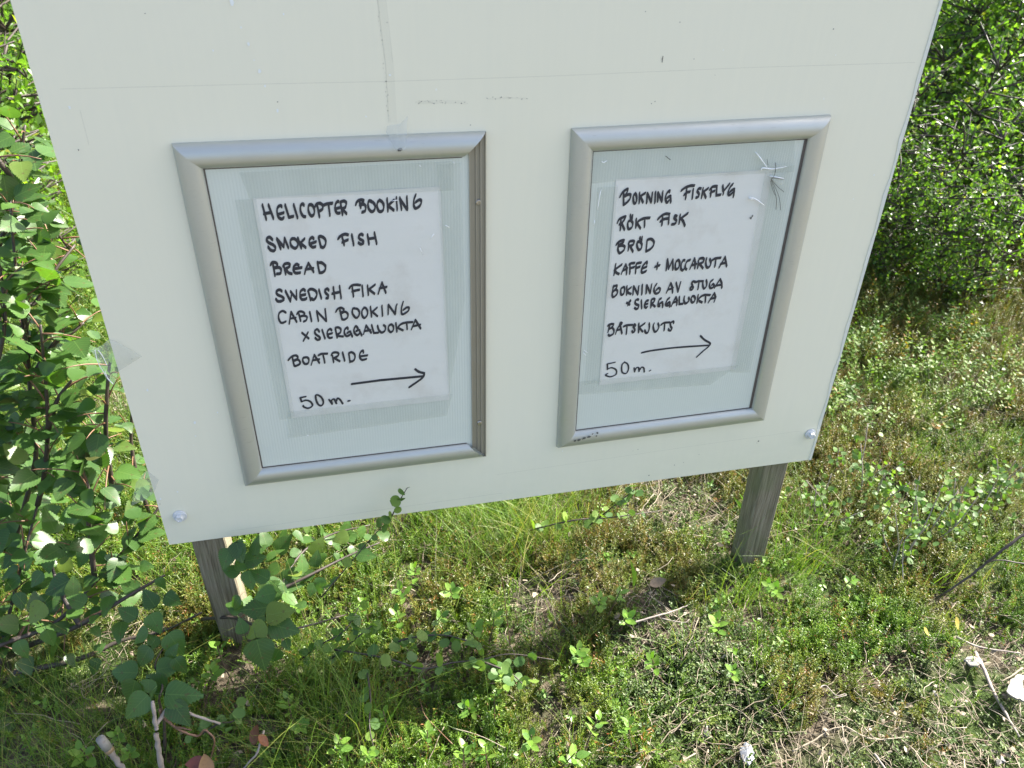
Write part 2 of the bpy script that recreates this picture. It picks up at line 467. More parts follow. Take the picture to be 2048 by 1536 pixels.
def blot(m, px_, py_, r, y=-.0006, sx=1.0, seed=0):
    p = atY(px_, py_, y); q = random.Random(seed + int(px_ * 7 + py_))
    vs = [(p[0], y, p[2])] + [(p[0] + r * sx * q.uniform(.5, 1.2) * math.cos(w * math.pi / 4), y, p[2] + r * q.uniform(.5, 1.2) * math.sin(w * math.pi / 4)) for w in range(8)]
    m.add(vs, [(0, 1 + k, 1 + (k + 1) % 8) for k in range(8)])
for a in [(a_[0], a_[1], a_[2] * .65) for a_ in [(1517, 882, .0022), (1514, 886, .001), (1298, 951, .0018), (1349, 930, .0013), (1367, 925, .001), (1398, 909, .0012), (1324, 118, .0008), (555, 204, .0012), (290, 27, .0008),
          (843, 203, .0011), (868, 207, .001), (855, 201, .0006), (1020, 196, .0012), (1054, 197, .001), (941, 250, .001), (1291, 23, .001), (1667, 58, .0014), (600, 279, .001),
          (772, 163, .0012), (774, 45, .0009), (776, 190, .0008), (157, 300, .0012), (320, 1008, .0012), (264, 718, .001), (1276, 899, .0012), (1266, 902, .0007), (1700, 745, .001),
          (1388, 118, .0008), (1310, 203, .0009), (1303, 207, .0009), (1430, 150, .0006)]]:
    blot(m, *a)
board_strip(m, [(1326, 112), (1324, 125)], .0008, -.0006)
for k in range(26):
    t = k / 25
    blot(m, 757 + 20 * t + RND.uniform(-3, 3), 5 + 235 * t, RND.uniform(.0002, .0006))
for k in range(26): blot(m, RND.uniform(832, 935), RND.uniform(201, 208), RND.uniform(.0002, .0006))
for k in range(16): blot(m, RND.uniform(972, 1056), RND.uniform(194, 199), RND.uniform(.0002, .0006))
at(m.build('dirt_specks', M_dirt), bd)['kind'] = 'stuff'
M_bird = plain('white_droplet', (.80, .83, .82), .5, var=.05)
m = MB()
for a in [(463, 5, .0035), (497, 88, .0022), (519, 143, .0028), (530, 172, .0018), (555, 221, .0022), (482, 55, .0012), (426, 101, .0012), (508, 120, .001), (390, 846, .0028), (391, 872, .0014),
          (139, 215, .002), (435, 825, .0016), (567, 28, .0014), (780, 150, .0018), (732, 233, .0012), (1748, 350, .0014), (321, 998, .002), (355, 984, .0016), (1725, 548, .003), (295, 780, .002)]:
    blot(m, *a, y=-.0007, sx=.7)
at(m.build('white_droplets', M_bird), bd)['kind'] = 'stuff'

# ------------------------------------------------------------------ snap frames
FLX, FLZ, FRX, FRZ = .1155, .0906, .5582, .0915
FW, FH = .3359, .4619
RW = .0268
PROF = [(0, -.0004), (.0004, -.0034), (.0020, -.0066), (.0050, -.0094), (.0095, -.0114), (.0145, -.0120), (.0190, -.0115), (.0225, -.0099), (.0250, -.0078), (RW, -.0054), (RW, -.0036)]
PROF_OPEN = [(0, -.0004), (0, -.0052), (.0012, -.0052), (.0012, -.0030), (.0052, -.0030), (.0052, -.0045), (.0068, -.0045), (.0068, -.0024), (.0110, -.0024), (.0110, -.0038), (.0122, -.0038), (.0122, -.0020),
             (.0185, -.0020), (.0185, -.0052), (.0200, -.0052), (.0200, -.0030), (RW, -.0030)]
def rail(a, b, inward, prof, mat, parent, smooth=True):
    """mitred profile from corner a to corner b (x,z), inward unit vector"""
    a = np.array(a); b = np.array(b); d = (b - a) / np.linalg.norm(b - a); inw = np.array(inward)
    m = MB(); vs = []
    for end, s in ((a, 1), (b, -1)):
        for u, y in prof:
            p = end + inw * u + d * u * s
            vs.append((p[0], y, p[1]))
    n = len(prof)
    fs = [(i, i + 1, n + i + 1, n + i) for i in range(n - 1)]
    m.add(vs, fs)
    o = m.build('frame_rail', mat)
    if smooth:
        o.data.polygons.foreach_set('use_smooth', [len(p.vertices) == 4 for p in o.data.polygons])
    return at(o, parent)
def frame(x, z, ang, label, open_right):
    root = empty('poster_frame', (x + FW / 2, 0, z), label, 'poster frame', 'aluminium snap frames screwed to the panel')
    c, s = math.cos(ang), math.sin(ang)
    def R(u, v): return (x + u * c - v * s, z + u * s + v * c)
    bl, br, tr, tl = R(0, 0), R(FW, 0), R(FW, FH), R(0, FH)
    rail(tl, tr, (s, -c), PROF, M_aluh, root)
    rail(bl, br, (-s, c), PROF, M_aluh, root)
    rail(tl, bl, (c, s), PROF, M_aluh, root)
    if open_right:
        o = rail(tr, br, (-c, -s), PROF_OPEN, M_alub, root, False)
        o['label'] = 'bare dirty base rail with its cover strip missing'
        for v in (FH - .082, .060):
            q = R(FW - .0090, v)
            mm = MB(); lathe(mm, q[0], q[1], [(.0036, -.0026), (.0036, -.0038), (.0028, -.0047), (.0012, -.0048), (.0010, -.0038)], 12)
            at(mm.build('screw', M_screw), root)
    else:
        rail(tr, br, (-c, -s), PROF, M_aluh, root)
    mm = MB(); i = .019
    q = [R(i, i), R(FW - i, i), R(FW - i, FH - i), R(i, FH - i)]
    mm.add([(a, -.0032, b) for a, b in q] + [(a, -.0006, b) for a, b in q], [(0, 1, 2, 3), (0, 4, 5, 1), (1, 5, 6, 2), (2, 6, 7, 3), (3, 7, 4, 0)])
    at(mm.build('backing_sheet', M_backing), root)
    mm = MB()       # dark seal visible along the inner lip
    g0, g1 = RW - .0012, RW + .0016
    gr = {'L': [(g0, g0), (g1, g1), (g1, FH - g1), (g0, FH - g0)], 'T': [(g0, FH - g0), (g1, FH - g1), (FW - g1, FH - g1), (FW - g0, FH - g0)],
          'B': [(g0, g0), (g1, g1), (FW - g1, g1), (FW - g0, g0)], 'R': [(FW - g0, g0), (FW - g1, g1), (FW - g1, FH - g1), (FW - g0, FH - g0)]}
    for kk, gp in gr.items():
        if open_right and kk == 'R': continue
        qq = [R(*t) for t in gp]
        mm.add([(a, -.0036, b) for a, b in qq], [(0, 1, 2, 3)])
    if not open_right:
        qq = [R(*t) for t in ((FW - RW - .004, RW), (FW - RW + .001, RW), (FW - RW + .001, FH - RW), (FW - RW - .004, FH - RW))]
        mm.add([(a, -.0038, b) for a, b in qq], [(0, 1, 2, 3)])
    at(mm.build('seal', M_gasket), root)
    return root
fl = frame(FLX, FLZ, .0035, 'brushed aluminium frame with its right cover strip missing, holding the English notice', True)
fr = frame(FRX, FRZ, .0152, 'complete brushed aluminium frame holding the Swedish notice', False)
m = MB()
for a in [(1195, 866, .0018), (1185, 868, .0015), (1178, 874, .002), (1168, 877, .0025), (1158, 880, .002), (1150, 882, .0018), (1193, 872, .0012)]:
    blot(m, *a, y=-.0128, sx=1.5)
at(m.build('black_smudge', M_dirt), fr)['kind'] = 'stuff'
m = MB()
for a in [(800, 299, .0025), (797, 301, .001)]: blot(m, *a, y=-.0128)
at(m.build('dirt_specks', M_dirt), fl)['kind'] = 'stuff'

# ------------------------------------------------------------------ paper notices and handwriting
def paper(cx, cz, ang, label):
    root = empty('paper_notice', (cx, -.004, cz), label, 'paper notice', 'handwritten notices taped inside the frames')
    c, s = math.cos(ang), math.sin(ang)
    m = MB(); n1, n2 = 12, 16; vs = []
    q = random.Random(int(cx * 1000))
    ph = [q.uniform(0, 6) for _ in range(4)]
    for j in range(n2 + 1):
        for i in range(n1 + 1):
            u = .21 * i / n1; v = .297 * j / n2
            yy = -.0040 - .00016 * math.sin(u * 30 + ph[0]) * math.sin(v * 22 + ph[1])
            vs.append((cx + u * c - v * s, yy, cz + u * s + v * c))
    fs = [(j * (n1 + 1) + i, j * (n1 + 1) + i + 1, (j + 1) * (n1 + 1) + i + 1, (j + 1) * (n1 + 1) + i) for j in range(n2) for i in range(n1)]
    m.add(vs, fs)
    at(m.build('sheet', M_paper, smooth=True), root)
    return root
pl = paper(.19066, .19342, .01458, 'white handwritten notice in English headed HELICOPTER BOOKING, inside the left frame')
pr = paper(.61498, .19438, .01299, 'white handwritten notice in Swedish headed BOKNING FISKFLYG, inside the right frame')

def hull(pts):
    pts = sorted(set((round(a, 7), round(b, 7)) for a, b in pts))
    def half(ps):
        h = []
        for p in ps:
            while len(h) > 1 and (h[-1][0] - h[-2][0]) * (p[1] - h[-2][1]) - (h[-1][1] - h[-2][1]) * (p[0] - h[-2][0]) <= 0: h.pop()
            h.append(p)
        return h
    a = half(pts); b = half(pts[::-1])
    return a[:-1] + b[:-1]
def write(crop, text, parent, nib=.0012, rad=.00085):
    """strokes traced in the coordinates of an enlarged view: crop=(x0,y0,scale); 'c' curves, 'l' straight runs"""
    ox, oy, sc = crop; m = MB(); k = 0
    for st in text.split(';'):
        st = st.strip()
        if not st: continue
        mode, rest = (st[0], st[1:]) if st[0] in 'cl' else ('l', st)
        pts = [tuple(map(float, t.split(','))) for t in rest.split()]
        W_ = [atY(ox + a / sc, oy + b / sc, -.0045) for a, b in pts]
        W_ = [(w[0], w[2]) for w in W_]
        if mode == 'c': W_ = [tuple(t) for t in smooth_line(W_, 5)]
        L_ = len(W_)
        for i in range(max(1, L_ - 1)):
            a = W_[i]; b = W_[min(i + 1, L_ - 1)]
            cl = []
            for (x, z), e_ in ((a, i == 0), (b, i == L_ - 2)):
                r = rad * (.92 if e_ else 1.0) * (1 + .06 * math.sin(k * 1.3))
                for s_ in (-1, 1):
                    for w in range(8):
                        an = w * math.pi / 4 + .3
                        cl.append((x + .00030 * s_ + r * math.cos(an), z + nib * s_ + r * math.sin(an)))
            h = hull(cl); y = -.0045 - 1e-6 * (k % 160); k += 1
            m.add([(x, y, z) for x, z in h], [tuple(range(len(h)))])
    return at(m.build('handwriting', M_ink), parent)
L1 = (510, 380, 10.24); L2 = (690, 380, 10.24); L3 = (520, 500, 10.24); L4 = (690, 550, 10.24); L5 = (540, 600, 10.24); L6 = (560, 680, 10.24); L7 = (690, 640, 9.6)
write(L1, """l150,305 232,605;l275,305 378,585;l180,485 315,465;c550,345 525,320 470,350 450,440 485,560 550,595 590,565;l475,500 590,465;l615,305 695,560 785,540;l790,300 872,570;
c1005,315 975,285 930,330 935,440 980,530 1035,550;c1150,295 1100,320 1095,430 1150,530 1205,500 1215,400 1180,320 1135,300;l1275,320 1322,550;c1235,330 1260,290 1330,272 1390,320 1380,390 1310,440;
c1410,310 1470,285 1585,270;l1505,290 1535,520;c1710,240 1690,235 1650,290 1640,390 1680,470 1740,470;l1650,385 1740,360;l1755,290 1795,505;c1745,250 1820,225 1870,265 1850,350 1790,385;l1790,390 1875,485""", pl)
write(L2, """c220,300 250,235 320,202 380,215 365,260 300,305;l300,250 325,360;c310,305 390,295 425,350 410,430 350,455;c535,225 490,225 470,290 490,390 550,445 605,405 615,320 580,260 520,230;
c710,205 665,260 660,360 705,440 775,420 795,330 765,250 705,205;l860,180 880,430;l1000,210 880,320 1000,415;l1050,155 1070,405;l1120,160 1160,400;l1125,180 1270,400;l1265,140 1280,400;
c1450,100 1412,200 1410,320 1450,375 1535,320 1565,230 1525,200 1445,250""", pl)
write(L1, """c360,1020 295,965 235,1010 275,1075 380,1130 420,1190 390,1245 320,1230 268,1165;l445,995 528,1205;l450,1000 590,1165 602,985 685,1185;c765,995 725,1040 740,1140 820,1195 875,1140 870,1055 810,1000 755,1000;
l875,985 950,1190;l1015,1000 930,1085 1040,1180;c1205,1000 1170,970 1120,1015 1115,1100 1175,1170 1240,1160;l1135,1100 1250,1060;l1300,965 1350,1165;c1305,960 1350,950 1430,1000 1450,1090 1405,1175 1345,1165;
c1700,1000 1750,945 1840,905 1910,920;l1785,965 1828,1125;l1785,1070 1905,1020;l1980,915 2022,1125""", pl)
write(L2, """c370,925 330,905 280,945 300,1000 365,1040 380,1085 325,1110 275,1080;l460,915 492,1110;l600,875 650,1100;l480,1000 630,980""", pl)
write(L3, """c215,305 250,258 320,258 355,300 345,345 300,365;l265,290 308,525;c305,370 395,360 435,410 415,480 345,490;c470,330 510,285 580,275 615,310 590,350 505,395;l490,335 528,495;c530,400 585,465 655,490;
c795,315 750,290 700,330 680,395 725,470 825,465;l705,385 855,360;l915,480 935,400 990,270 1100,450;l930,395 1095,375;l1175,250 1218,465;c1180,265 1265,262 1340,330 1330,415 1275,460 1220,465""", pl)
write(L3, """c450,845 400,815 335,850 360,915 455,960 490,1010 430,1050 365,1050 325,1005;l520,840 625,1050 645,920;l625,850 750,1010 745,830;c925,835 890,805 830,850 820,940 855,1010 920,1010 955,990;l840,930 930,912;
l990,850 1038,1025;c980,840 1040,800 1135,835 1165,920 1115,1010 1070,1010 1060,990;l1205,815 1258,990;c1410,825 1375,795 1330,825 1345,880 1395,930 1395,980 1355,985;l1500,765 1530,990;l1628,740 1662,985;l1475,895 1635,860""", pl)
write(L4, """c88,270 135,220 230,200 315,210;l148,265 175,440;l145,335 295,302;l350,220 372,435;l460,215 480,410;l615,200 490,295 605,385;l682,380 720,265 755,155 838,365;l705,275 855,245""", pl, .0010)
write(L5, """c325,260 260,225 190,270 175,360 210,450 255,470 325,440;l395,485 430,245 548,450;l410,380 530,365;c550,290 590,240 660,240 705,275 690,315 620,335;l592,290 628,430;c630,335 715,325 760,355 740,415 690,440;
l812,245 852,435;l955,225 992,430;l958,230 1155,435 1128,185;c1350,240 1385,185 1450,158 1510,190 1495,235 1440,260;l1430,205 1475,395;c1450,285 1535,240 1595,290 1580,365 1510,405 1475,385;
c1720,165 1690,190 1690,280 1760,365 1815,330 1830,250 1790,185 1710,172;c1930,155 1885,220 1885,310 1930,370 1985,320 2000,240 1965,170 1920,155""", pl, .0008)
write(L4, """l520,650 545,855;l655,670 560,755 665,845;l755,630 770,840;l885,615 885,805;l888,610 1030,805 1045,650 1062,605;c1190,550 1158,680 1158,780 1190,805 1280,750 1315,685 1275,662 1195,715""", pl, .0008)
write(L5, """l655,672 795,790;l778,665 685,835;c1012,650 965,600 915,640 935,700 1010,755 1025,800 970,815 925,775;l1065,610 1128,790;c1265,625 1230,592 1178,640 1175,715 1215,775 1275,770;l1190,705 1275,680;
l1337,585 1377,770;c1340,570 1400,562 1450,600 1440,665 1375,710;l1380,735 1500,748;c1600,600 1580,562 1530,610 1525,685 1570,740 1635,715;c1580,675 1640,645 1655,680 1688,750;c1805,590 1760,535 1720,600 1730,675 1785,720 1830,690;c1765,635 1825,615 1845,660 1882,728""", pl, .0009)
write(L4, """l382,1205 430,1035 538,1185;l395,1150 525,1130;l545,1025 592,1190 685,1182;c665,1040 692,1125 750,1180 815,1145 828,1065 790,1025;c940,1012 895,1050 890,1120 935,1170 985,1135 992,1060 955,1015 920,1022;
l1040,985 1065,1160;l1085,1085 1190,1135;c1065,1105 1130,1020 1230,978 1385,965;l1262,980 1275,1110;l1362,1110 1440,920 1550,1095;l1395,1050 1545,1018""", pl, .0009)
write(L6, """c170,410 235,345 320,315 365,350 350,390 290,415;l255,370 290,525;c295,425 375,405 415,470 385,505 310,535 285,510;c530,355 475,370 468,430 510,490 575,475 592,400 560,358 515,355;l640,505 700,305 808,470;l672,415 805,395;
c785,315 850,285 970,280;l882,300 918,465;l1072,320 1100,455;c1050,310 1085,262 1165,255 1202,285 1175,335 1095,372;l1110,370 1225,435;l1280,255 1325,425;l1408,270 1435,455;c1408,268 1470,252 1530,300 1530,385 1485,435 1435,438;
c1710,260 1695,215 1645,260 1632,345 1680,408 1770,388;l1645,335 1790,315""", pl, .0009)
write(L7, """l130,1230 700,1155 1500,1080;c1348,945 1420,995 1520,1022;c1520,1022 1510,1080 1440,1150 1235,1290""", pl, .0006, .0012)
write(L6, """l528,1160 415,1182 442,1265;c442,1265 530,1235 620,1262 665,1330 628,1380 560,1398 485,1368 475,1345;c790,1130 735,1130 735,1210 780,1315 848,1345 888,1280 855,1185 790,1130;
l1003,1218 1068,1315;c1065,1305 1055,1240 1105,1210 1150,1290 1160,1300;c1155,1255 1175,1195 1228,1220 1285,1305;l1395,1250 1430,1245""", pl, .0003, .0010)
R1 = (1225, 365, 14.63); R2 = (1350, 360, 14.63); R3 = (1220, 420, 12.047); R4 = (1215, 500, 15.36); R5 = (1320, 500, 13.653); R6 = (1215, 560, 12.8); R7 = (1320, 570, 13.964); R8 = (1200, 660, 8.533)
write(R1, """c220,415 300,285 425,195 445,235 400,340 350,390;l325,310 325,650;c370,400 470,350 530,365 515,470 440,570 335,650;c670,315 610,400 615,560 650,615 700,560 705,420 675,330 660,318;l790,305 782,600;l960,310 810,405;l820,420 895,580;
l1015,315 1002,595;l1020,315 1135,580 1165,305;l1255,285 1242,590;l1325,295 1325,550;l1328,295 1450,555 1468,270;c1675,280 1665,240 1595,310 1550,430 1570,560 1610,580 1645,535;c1605,445 1690,395 1698,480 1708,580""", pr)
write(R2, """c185,310 300,225 450,170 570,165;l340,270 312,550;c265,435 350,365 440,345;l532,275 508,540;c760,255 700,250 650,320 695,390 700,465 650,510 615,510;l820,245 780,520;l970,245 820,355;l850,385 905,520;
c1020,275 1090,205 1180,182 1230,190;l1060,290 1042,480;l1035,370 1160,320;l1225,180 1208,450 1335,430;l1395,165 1410,315;l1595,115 1430,320;l1430,300 1412,420;c1695,120 1625,195 1560,330 1570,430 1620,430 1685,370;c1615,335 1720,265 1730,330 1710,490""", pr)
write(R3, """c180,305 225,222 365,160 360,210 290,310;l262,240 250,480;l280,320 350,475;l225,345 295,320;c490,245 430,300 430,420 460,460 525,420 550,320 505,255 475,262;l490,120 500,230;l540,130 532,240;l630,220 625,420;
c645,315 720,245 830,200 960,190;l660,330 735,445;l835,245 832,405;c1155,220 1235,145 1340,92 1440,100;l1265,185 1252,365;c1215,275 1290,225 1415,200;l1420,155 1410,335;c1615,150 1560,138 1548,200 1595,240 1592,305 1540,340 1485,345;
l1690,120 1667,325;l1875,80 1705,205;c1705,205 1760,265 1805,380""", pr)
write(R3, """c150,835 215,765 325,728 322,780 210,850;l212,800 190,900;c210,875 295,855 355,885 335,965 232,1040 188,940 205,870;c445,805 475,758 565,745 582,790 545,845 465,870;l455,805 440,970;l490,880 555,1005;
c720,755 658,775 650,860 692,960 752,925 768,830 718,765 685,775;l720,660 725,740;l770,655 762,765;l895,720 868,990;c898,720 985,698 1055,760 1050,850 975,940 875,998""", pr)
write(R4, """l250,440 202,760;l440,450 210,615;c235,635 275,700 355,740;l430,725 480,600 555,445 595,560 585,740;l465,635 610,570;l690,475 687,725;c665,440 740,410 835,400;l705,560 825,525;l880,435 862,710;c895,418 960,398 1035,390;l870,560 995,515;
c1218,425 1205,365 1135,430 1060,540 1048,680 1100,692 1190,645;l1070,570 1205,515;l1460,515 1605,470;l1540,400 1522,580""", pr)
write(R5, """l172,550 202,260 242,510 348,270 355,535;c490,278 430,340 418,490 450,530 512,475 540,360 515,285 485,272;c675,285 635,285 578,400 575,515 620,555 655,520;c825,272 740,310 690,420 695,505 728,530;l818,510 860,420 938,230 962,340 955,500;
l875,418 995,382;c1052,285 1085,238 1165,222 1202,262 1172,335 1065,385;l1055,275 1032,490;l1090,390 1175,500;c1270,230 1250,340 1265,445 1310,482 1372,425 1390,340 1358,245;c1405,295 1500,235 1660,212;l1522,275 1500,450;l1618,470 1700,330 1772,190 1822,445;l1655,378 1805,350""", pr)
write(R6, """l155,150 130,290;c145,175 235,140 232,200 175,262;c140,305 215,250 255,285 240,365 150,440 120,380 128,290;c400,185 345,230 340,340 370,382 422,335 440,235 425,185 392,182;l495,158 490,378;l605,190 512,262;l520,325 600,358;l505,275 535,330;
l665,158 652,372;l672,165 778,372 800,160;l890,125 880,368;l1000,130 990,342;l1007,135 1095,338 1130,115;c1258,102 1198,200 1198,305 1250,350 1328,308 1348,232 1305,205 1245,262""", pr, .0010)
write(R5, """l180,1162 290,905 342,1030 345,1165;l225,1085 360,1042;l440,890 495,1140 562,882;c960,868 905,858 868,895 885,975 908,1040 875,1080 832,1082 830,1025 868,1005;l962,885 1050,852 1172,852;l1065,880 1038,1070;
c1175,850 1168,960 1202,1055 1265,995 1278,900 1262,820;c1445,815 1375,875 1350,970 1375,1040 1435,1030 1480,980 1448,928 1415,955;l1490,1030 1560,920 1640,795 1685,900 1690,1035;l1515,978 1685,945""", pr, .0010)
write(R6, """l490,582 572,632;l582,525 525,645;l550,562 592,545;c795,510 758,498 705,550 725,618 795,650 782,725 730,742 695,712;l865,520 878,725;c1045,530 1010,528 958,590 952,675 990,712 1018,690;l960,620 1030,610;l1120,515 1112,700;
c1130,500 1188,478 1212,510 1182,565 1125,612;l1145,620 1220,682;c1375,475 1330,498 1298,590 1298,662 1340,672;c1325,620 1395,568 1412,620 1415,692;c1585,462 1532,505 1490,600 1505,652 1560,652;c1525,602 1585,568 1595,620 1595,682""", pr, .0011)
write(R7, """l318,590 370,480 440,338 475,430 470,560;l355,500 485,452;l540,332 538,535 640,525;c680,328 668,420 702,512 765,490 812,420 798,350;c900,315 868,380 878,462 920,490 972,435 980,360 938,310 895,322;l1063,282 1035,500;l1090,445 1175,488;
c1065,415 1140,328 1250,278 1400,282;l1275,300 1265,480;l1352,485 1420,380 1513,228 1555,350 1515,462;l1405,388 1560,352""", pr, .0011)
write(R6, """c10,1170 60,1138 145,1128 142,1180 65,1250;l60,1170 25,1290;c30,1265 115,1225 165,1290 145,1380 55,1430 22,1400;l48,1165 15,1330;l208,1378 240,1270 320,1138 372,1370;l235,1288 345,1262;c312,1125 335,1092 372,1112 345,1142 312,1125;
c410,1190 500,1158 635,1150;l500,1175 482,1385;c718,1175 690,1132 658,1180 690,1250 700,1305 650,1342 625,1302;l800,1115 797,1340;l955,1108 808,1215;l825,1232 900,1322;c1065,1108 1072,1220 1035,1340 980,1350 950,1285;
c1190,1115 1168,1190 1195,1305 1240,1322 1300,1250 1312,1172 1290,1108;c1372,1148 1450,1098 1588,1085;l1465,1105 1452,1290""", pr, .0010)
write(R7, """c385,1065 370,1018 300,1052;c285,1060 298,1150 330,1210 305,1270 245,1262 235,1225""", pr, .0010)
write(R8, """c712,388 900,350 1300,300 1850,262;c1715,100 1780,165 1872,218;c1872,218 1880,245 1845,290 1750,370 1652,460""", pr, .0004, .0011)
write(R8, """l258,552 125,580 128,675;c128,668 200,645 275,682 272,758 180,798 105,778 100,760 130,745;c420,545 375,600 372,700 402,738 455,735 488,650 465,575 412,550;l582,645 592,715;c592,700 622,645 658,645 668,708;c672,690 710,635 748,652 755,718;l845,698 862,688""", pr, .0002, .0009)
m = MB(); blot(m, 1502, 436, .0022, y=-.0052, sx=.8); blot(m, 1505, 432, .0016, y=-.00525); board_strip(m, [(1331, 312), (1341, 320)], .0009, -.0052)
at(m.build('dirt_specks', M_dirt), pr)['kind'] = 'stuff'

def tape_quad(m, pts, y):
    m.add([(*atY(a, b, y)[[0]], y, atY(a, b, y)[2]) for a, b in pts], [tuple(range(len(pts)))])
for k, q in enumerate([[(478, 345), (905, 322), (908, 381), (500, 399)], [(470, 400), (512, 398), (590, 835), (560, 840)], [(575, 824), (905, 788), (893, 832), (575, 877)], [(874, 330), (921, 325), (930, 600), (896, 800), (885, 560)]]):
    m = MB(); tape_quad(m, q, -.0054 - .0003 * k); at(m.build('tape', M_tape), pl)
for k, q in enumerate([[(1182, 303), (1590, 276), (1588, 344), (1240, 361), (1178, 368)], [(1195, 375), (1236, 372), (1202, 765), (1170, 770)], [(1148, 764), (1300, 750), (1478, 730), (1420, 770), (1145, 790)], [(1530, 345), (1590, 330), (1500, 745), (1460, 745)]]):
    m = MB(); tape_quad(m, q, -.0054 - .0003 * k); at(m.build('tape', M_tape), pr)
def wrinkle(parent, lines, y=-.0075, w=.0010):
    m = MB()
    for pts in lines:
        P_ = smooth_line([atY(a, b, y) for a, b in pts], 4)
        m.tube(P_, [w * (.35 + .65 * math.sin(math.pi * (i + .5) / len(P_))) for i in range(len(P_))], 5)
    o = at(m.build('tape_crease_glint', M_crease_glint, smooth=True), parent); o['kind'] = 'stuff'; return o
wrinkle(pr, [[(1511, 304), (1522, 318), (1535, 336)], [(1522, 342), (1525, 336), (1545, 338), (1573, 333)], [(1497, 394), (1512, 399), (1529, 411)], [(1498, 397), (1506, 399)], [(1540, 352), (1567, 357)]])
wrinkle(pr, [[(1203, 322), (1207, 325), (1214, 321)], [(1195, 420), (1200, 388), (1203, 379)], [(1190, 440), (1187, 452)], [(1168, 700), (1175, 706)], [(1166, 705), (1172, 711)]], w=.0006)
wrinkle(pl, [[(838, 331), (842, 333)], [(906, 324), (909, 327)], [(890, 450), (899, 455)], [(796, 400), (783, 402)], [(614, 870), (617, 872)], [(860, 478), (868, 468)], [(840, 495), (846, 510)]], w=.0005)
m = MB(); tape_quad(m, [(1535, 336), (1540, 327), (1573, 331), (1571, 335)], -.0078); tape_quad(m, [(1530, 351), (1568, 357), (1568, 371), (1545, 360)], -.0076)
at(m.build('tape_crease_glint', M_tapebright), pr)
m = MB()
for ln in [[(1551, 325), (1551, 340), (1548, 352), (1542, 359)], [(1542, 359), (1550, 385), (1553, 402), (1552, 419)], [(1543, 360), (1552, 378), (1559, 398), (1561, 420)], [(1544, 360), (1554, 372), (1568, 384)],
           [(1542, 359), (1549, 356), (1567, 359)], [(1534, 318), (1536, 330)], [(1541, 362), (1545, 378), (1550, 390)]]:
    P_ = smooth_line([atY(a, b, -.0085) for a, b in ln], 4); m.tube(P_, [.00035] * len(P_), 4)
o = m.build('hair_tuft', M_dirt); tag(o, 'tuft of fine dark hairs caught by the crumpled tape on the Swedish notice', 'hair tuft')

def flap(pts, y, label, name='tape_strip', mat=None):
    """piece of clear tape: list of (px, py, y offset) forming a polygon fan, slightly crumpled"""
    m = MB(); P_ = [atY(a, b, y + dy) for a, b, dy in pts]
    c = sum(P_) / len(P_) + np.array([0, -.0012, 0])
    vs = [c] + P_; n = len(P_)
    m.add(vs, [(0, 1 + k, 1 + (k + 1) % n) for k in range(n)])
    o = m.build(name, mat or M_tapebright); return tag(o, label, 'adhesive tape', 'loose pieces of clear tape on the panel')
flap([(218, 678, 0), (232, 682, -.002), (284, 713, 0), (238, 742, 0), (228, 770, -.004), (212, 757, -.008), (198, 728, -.010), (181, 700, -.006), (205, 690, -.003)], -.0015, 'crumpled clear tape curling off the left edge of the panel, upper of the two')
flap([(293, 940, 0), (318, 960, 0), (308, 985, 0), (290, 1000, .003), (262, 1012, .004), (272, 965, .003)], -.0012, 'flat clear tape flap hanging over the left edge near the bottom bolt')
flap([(774, 252, 0), (800, 248, -.002), (815, 232, -.003), (812, 300, -.014), (790, 300, -.014), (772, 264, -.003)], -.0012, 'clear tape stuck over the top rail of the left frame')
wr = MB()
for ln in [[(190, 700), (196, 725), (212, 752)], [(210, 742), (215, 756), (226, 768)], [(196, 700), (205, 712), (214, 730)]]:
    P_ = smooth_line([atY(a, b, -.009) for a, b in ln], 4); wr.tube(P_, [.0005] * len(P_), 4)
t0 = [o for o in bpy.data.objects if o.name.startswith('tape_strip')][0]
at(wr.build('tape_crease_glint', M_crease_glint), t0)

# ------------------------------------------------------------------ leaf meshes (unit length, +Y towards the tip, +Z up)
def leaf_mesh(name, kind, seed, mat):
    q = random.Random(seed); m = MB()
    if kind == 'birch':
        n = 13; wmax = .345 + q.uniform(-.03, .04); prof = lambda t: (math.sin(math.pi * min(1, t ** .62)) ** .85) * (1 - .25 * t) * wmax * 1.12; ser = .036
    elif kind == 'round':
        n = 9; prof = lambda t: math.sqrt(max(0, .25 - (t - .5) ** 2)) * 1.12; ser = .05
    elif kind == 'oval':
        n = 6; prof = lambda t: .30 * math.sin(math.pi * t ** .85) ** .7; ser = 0
    bend = q.uniform(-.5, -.1) if kind == 'birch' else q.uniform(-.25, .1); fold = q.uniform(.1, .35); tw = q.uniform(-.25, .25)
    def z(x, y): return bend * y * y * .5 + fold * abs(x) * (.7 if kind != 'round' else .4) + tw * x * y + .02 * math.sin(y * 13 + seed) * abs(x)
    vs = []; fs = []
    for i in range(n + 1):
        t = i / n; vs.append((0, t, z(0, t)))
    for s in (-1, 1):
        base = len(vs)
        for i in range(n + 1):
            t = i / n; x = prof(t)
            vs.append((s * x, t, z(s * x, t)))
            if i < n:
                t2 = (i + .62) / n; x2 = prof(t2) + ser; vs.append((s * x2, t2 + ser * .8, z(s * x2, t2 + ser * .8)))
        for i in range(n):
            a, b, c = base + 2 * i, base + 2 * i + 1, base + 2 * i + 2
            f = [(i, a, b), (i, b, i + 1), (i + 1, b, c)]
            fs += f if s < 0 else [t_[::-1] for t_ in f]
    m.add(vs, fs)
    m.tube([(0, -.28, -.03), (0, -.12, -.012), (0, .02, 0)], [.011, .009, .009], 4)
    me = m.mesh(name, mat, True)
    return me
BL = [leaf_mesh('leaf', 'birch', s, M_birch) for s in range(7)]
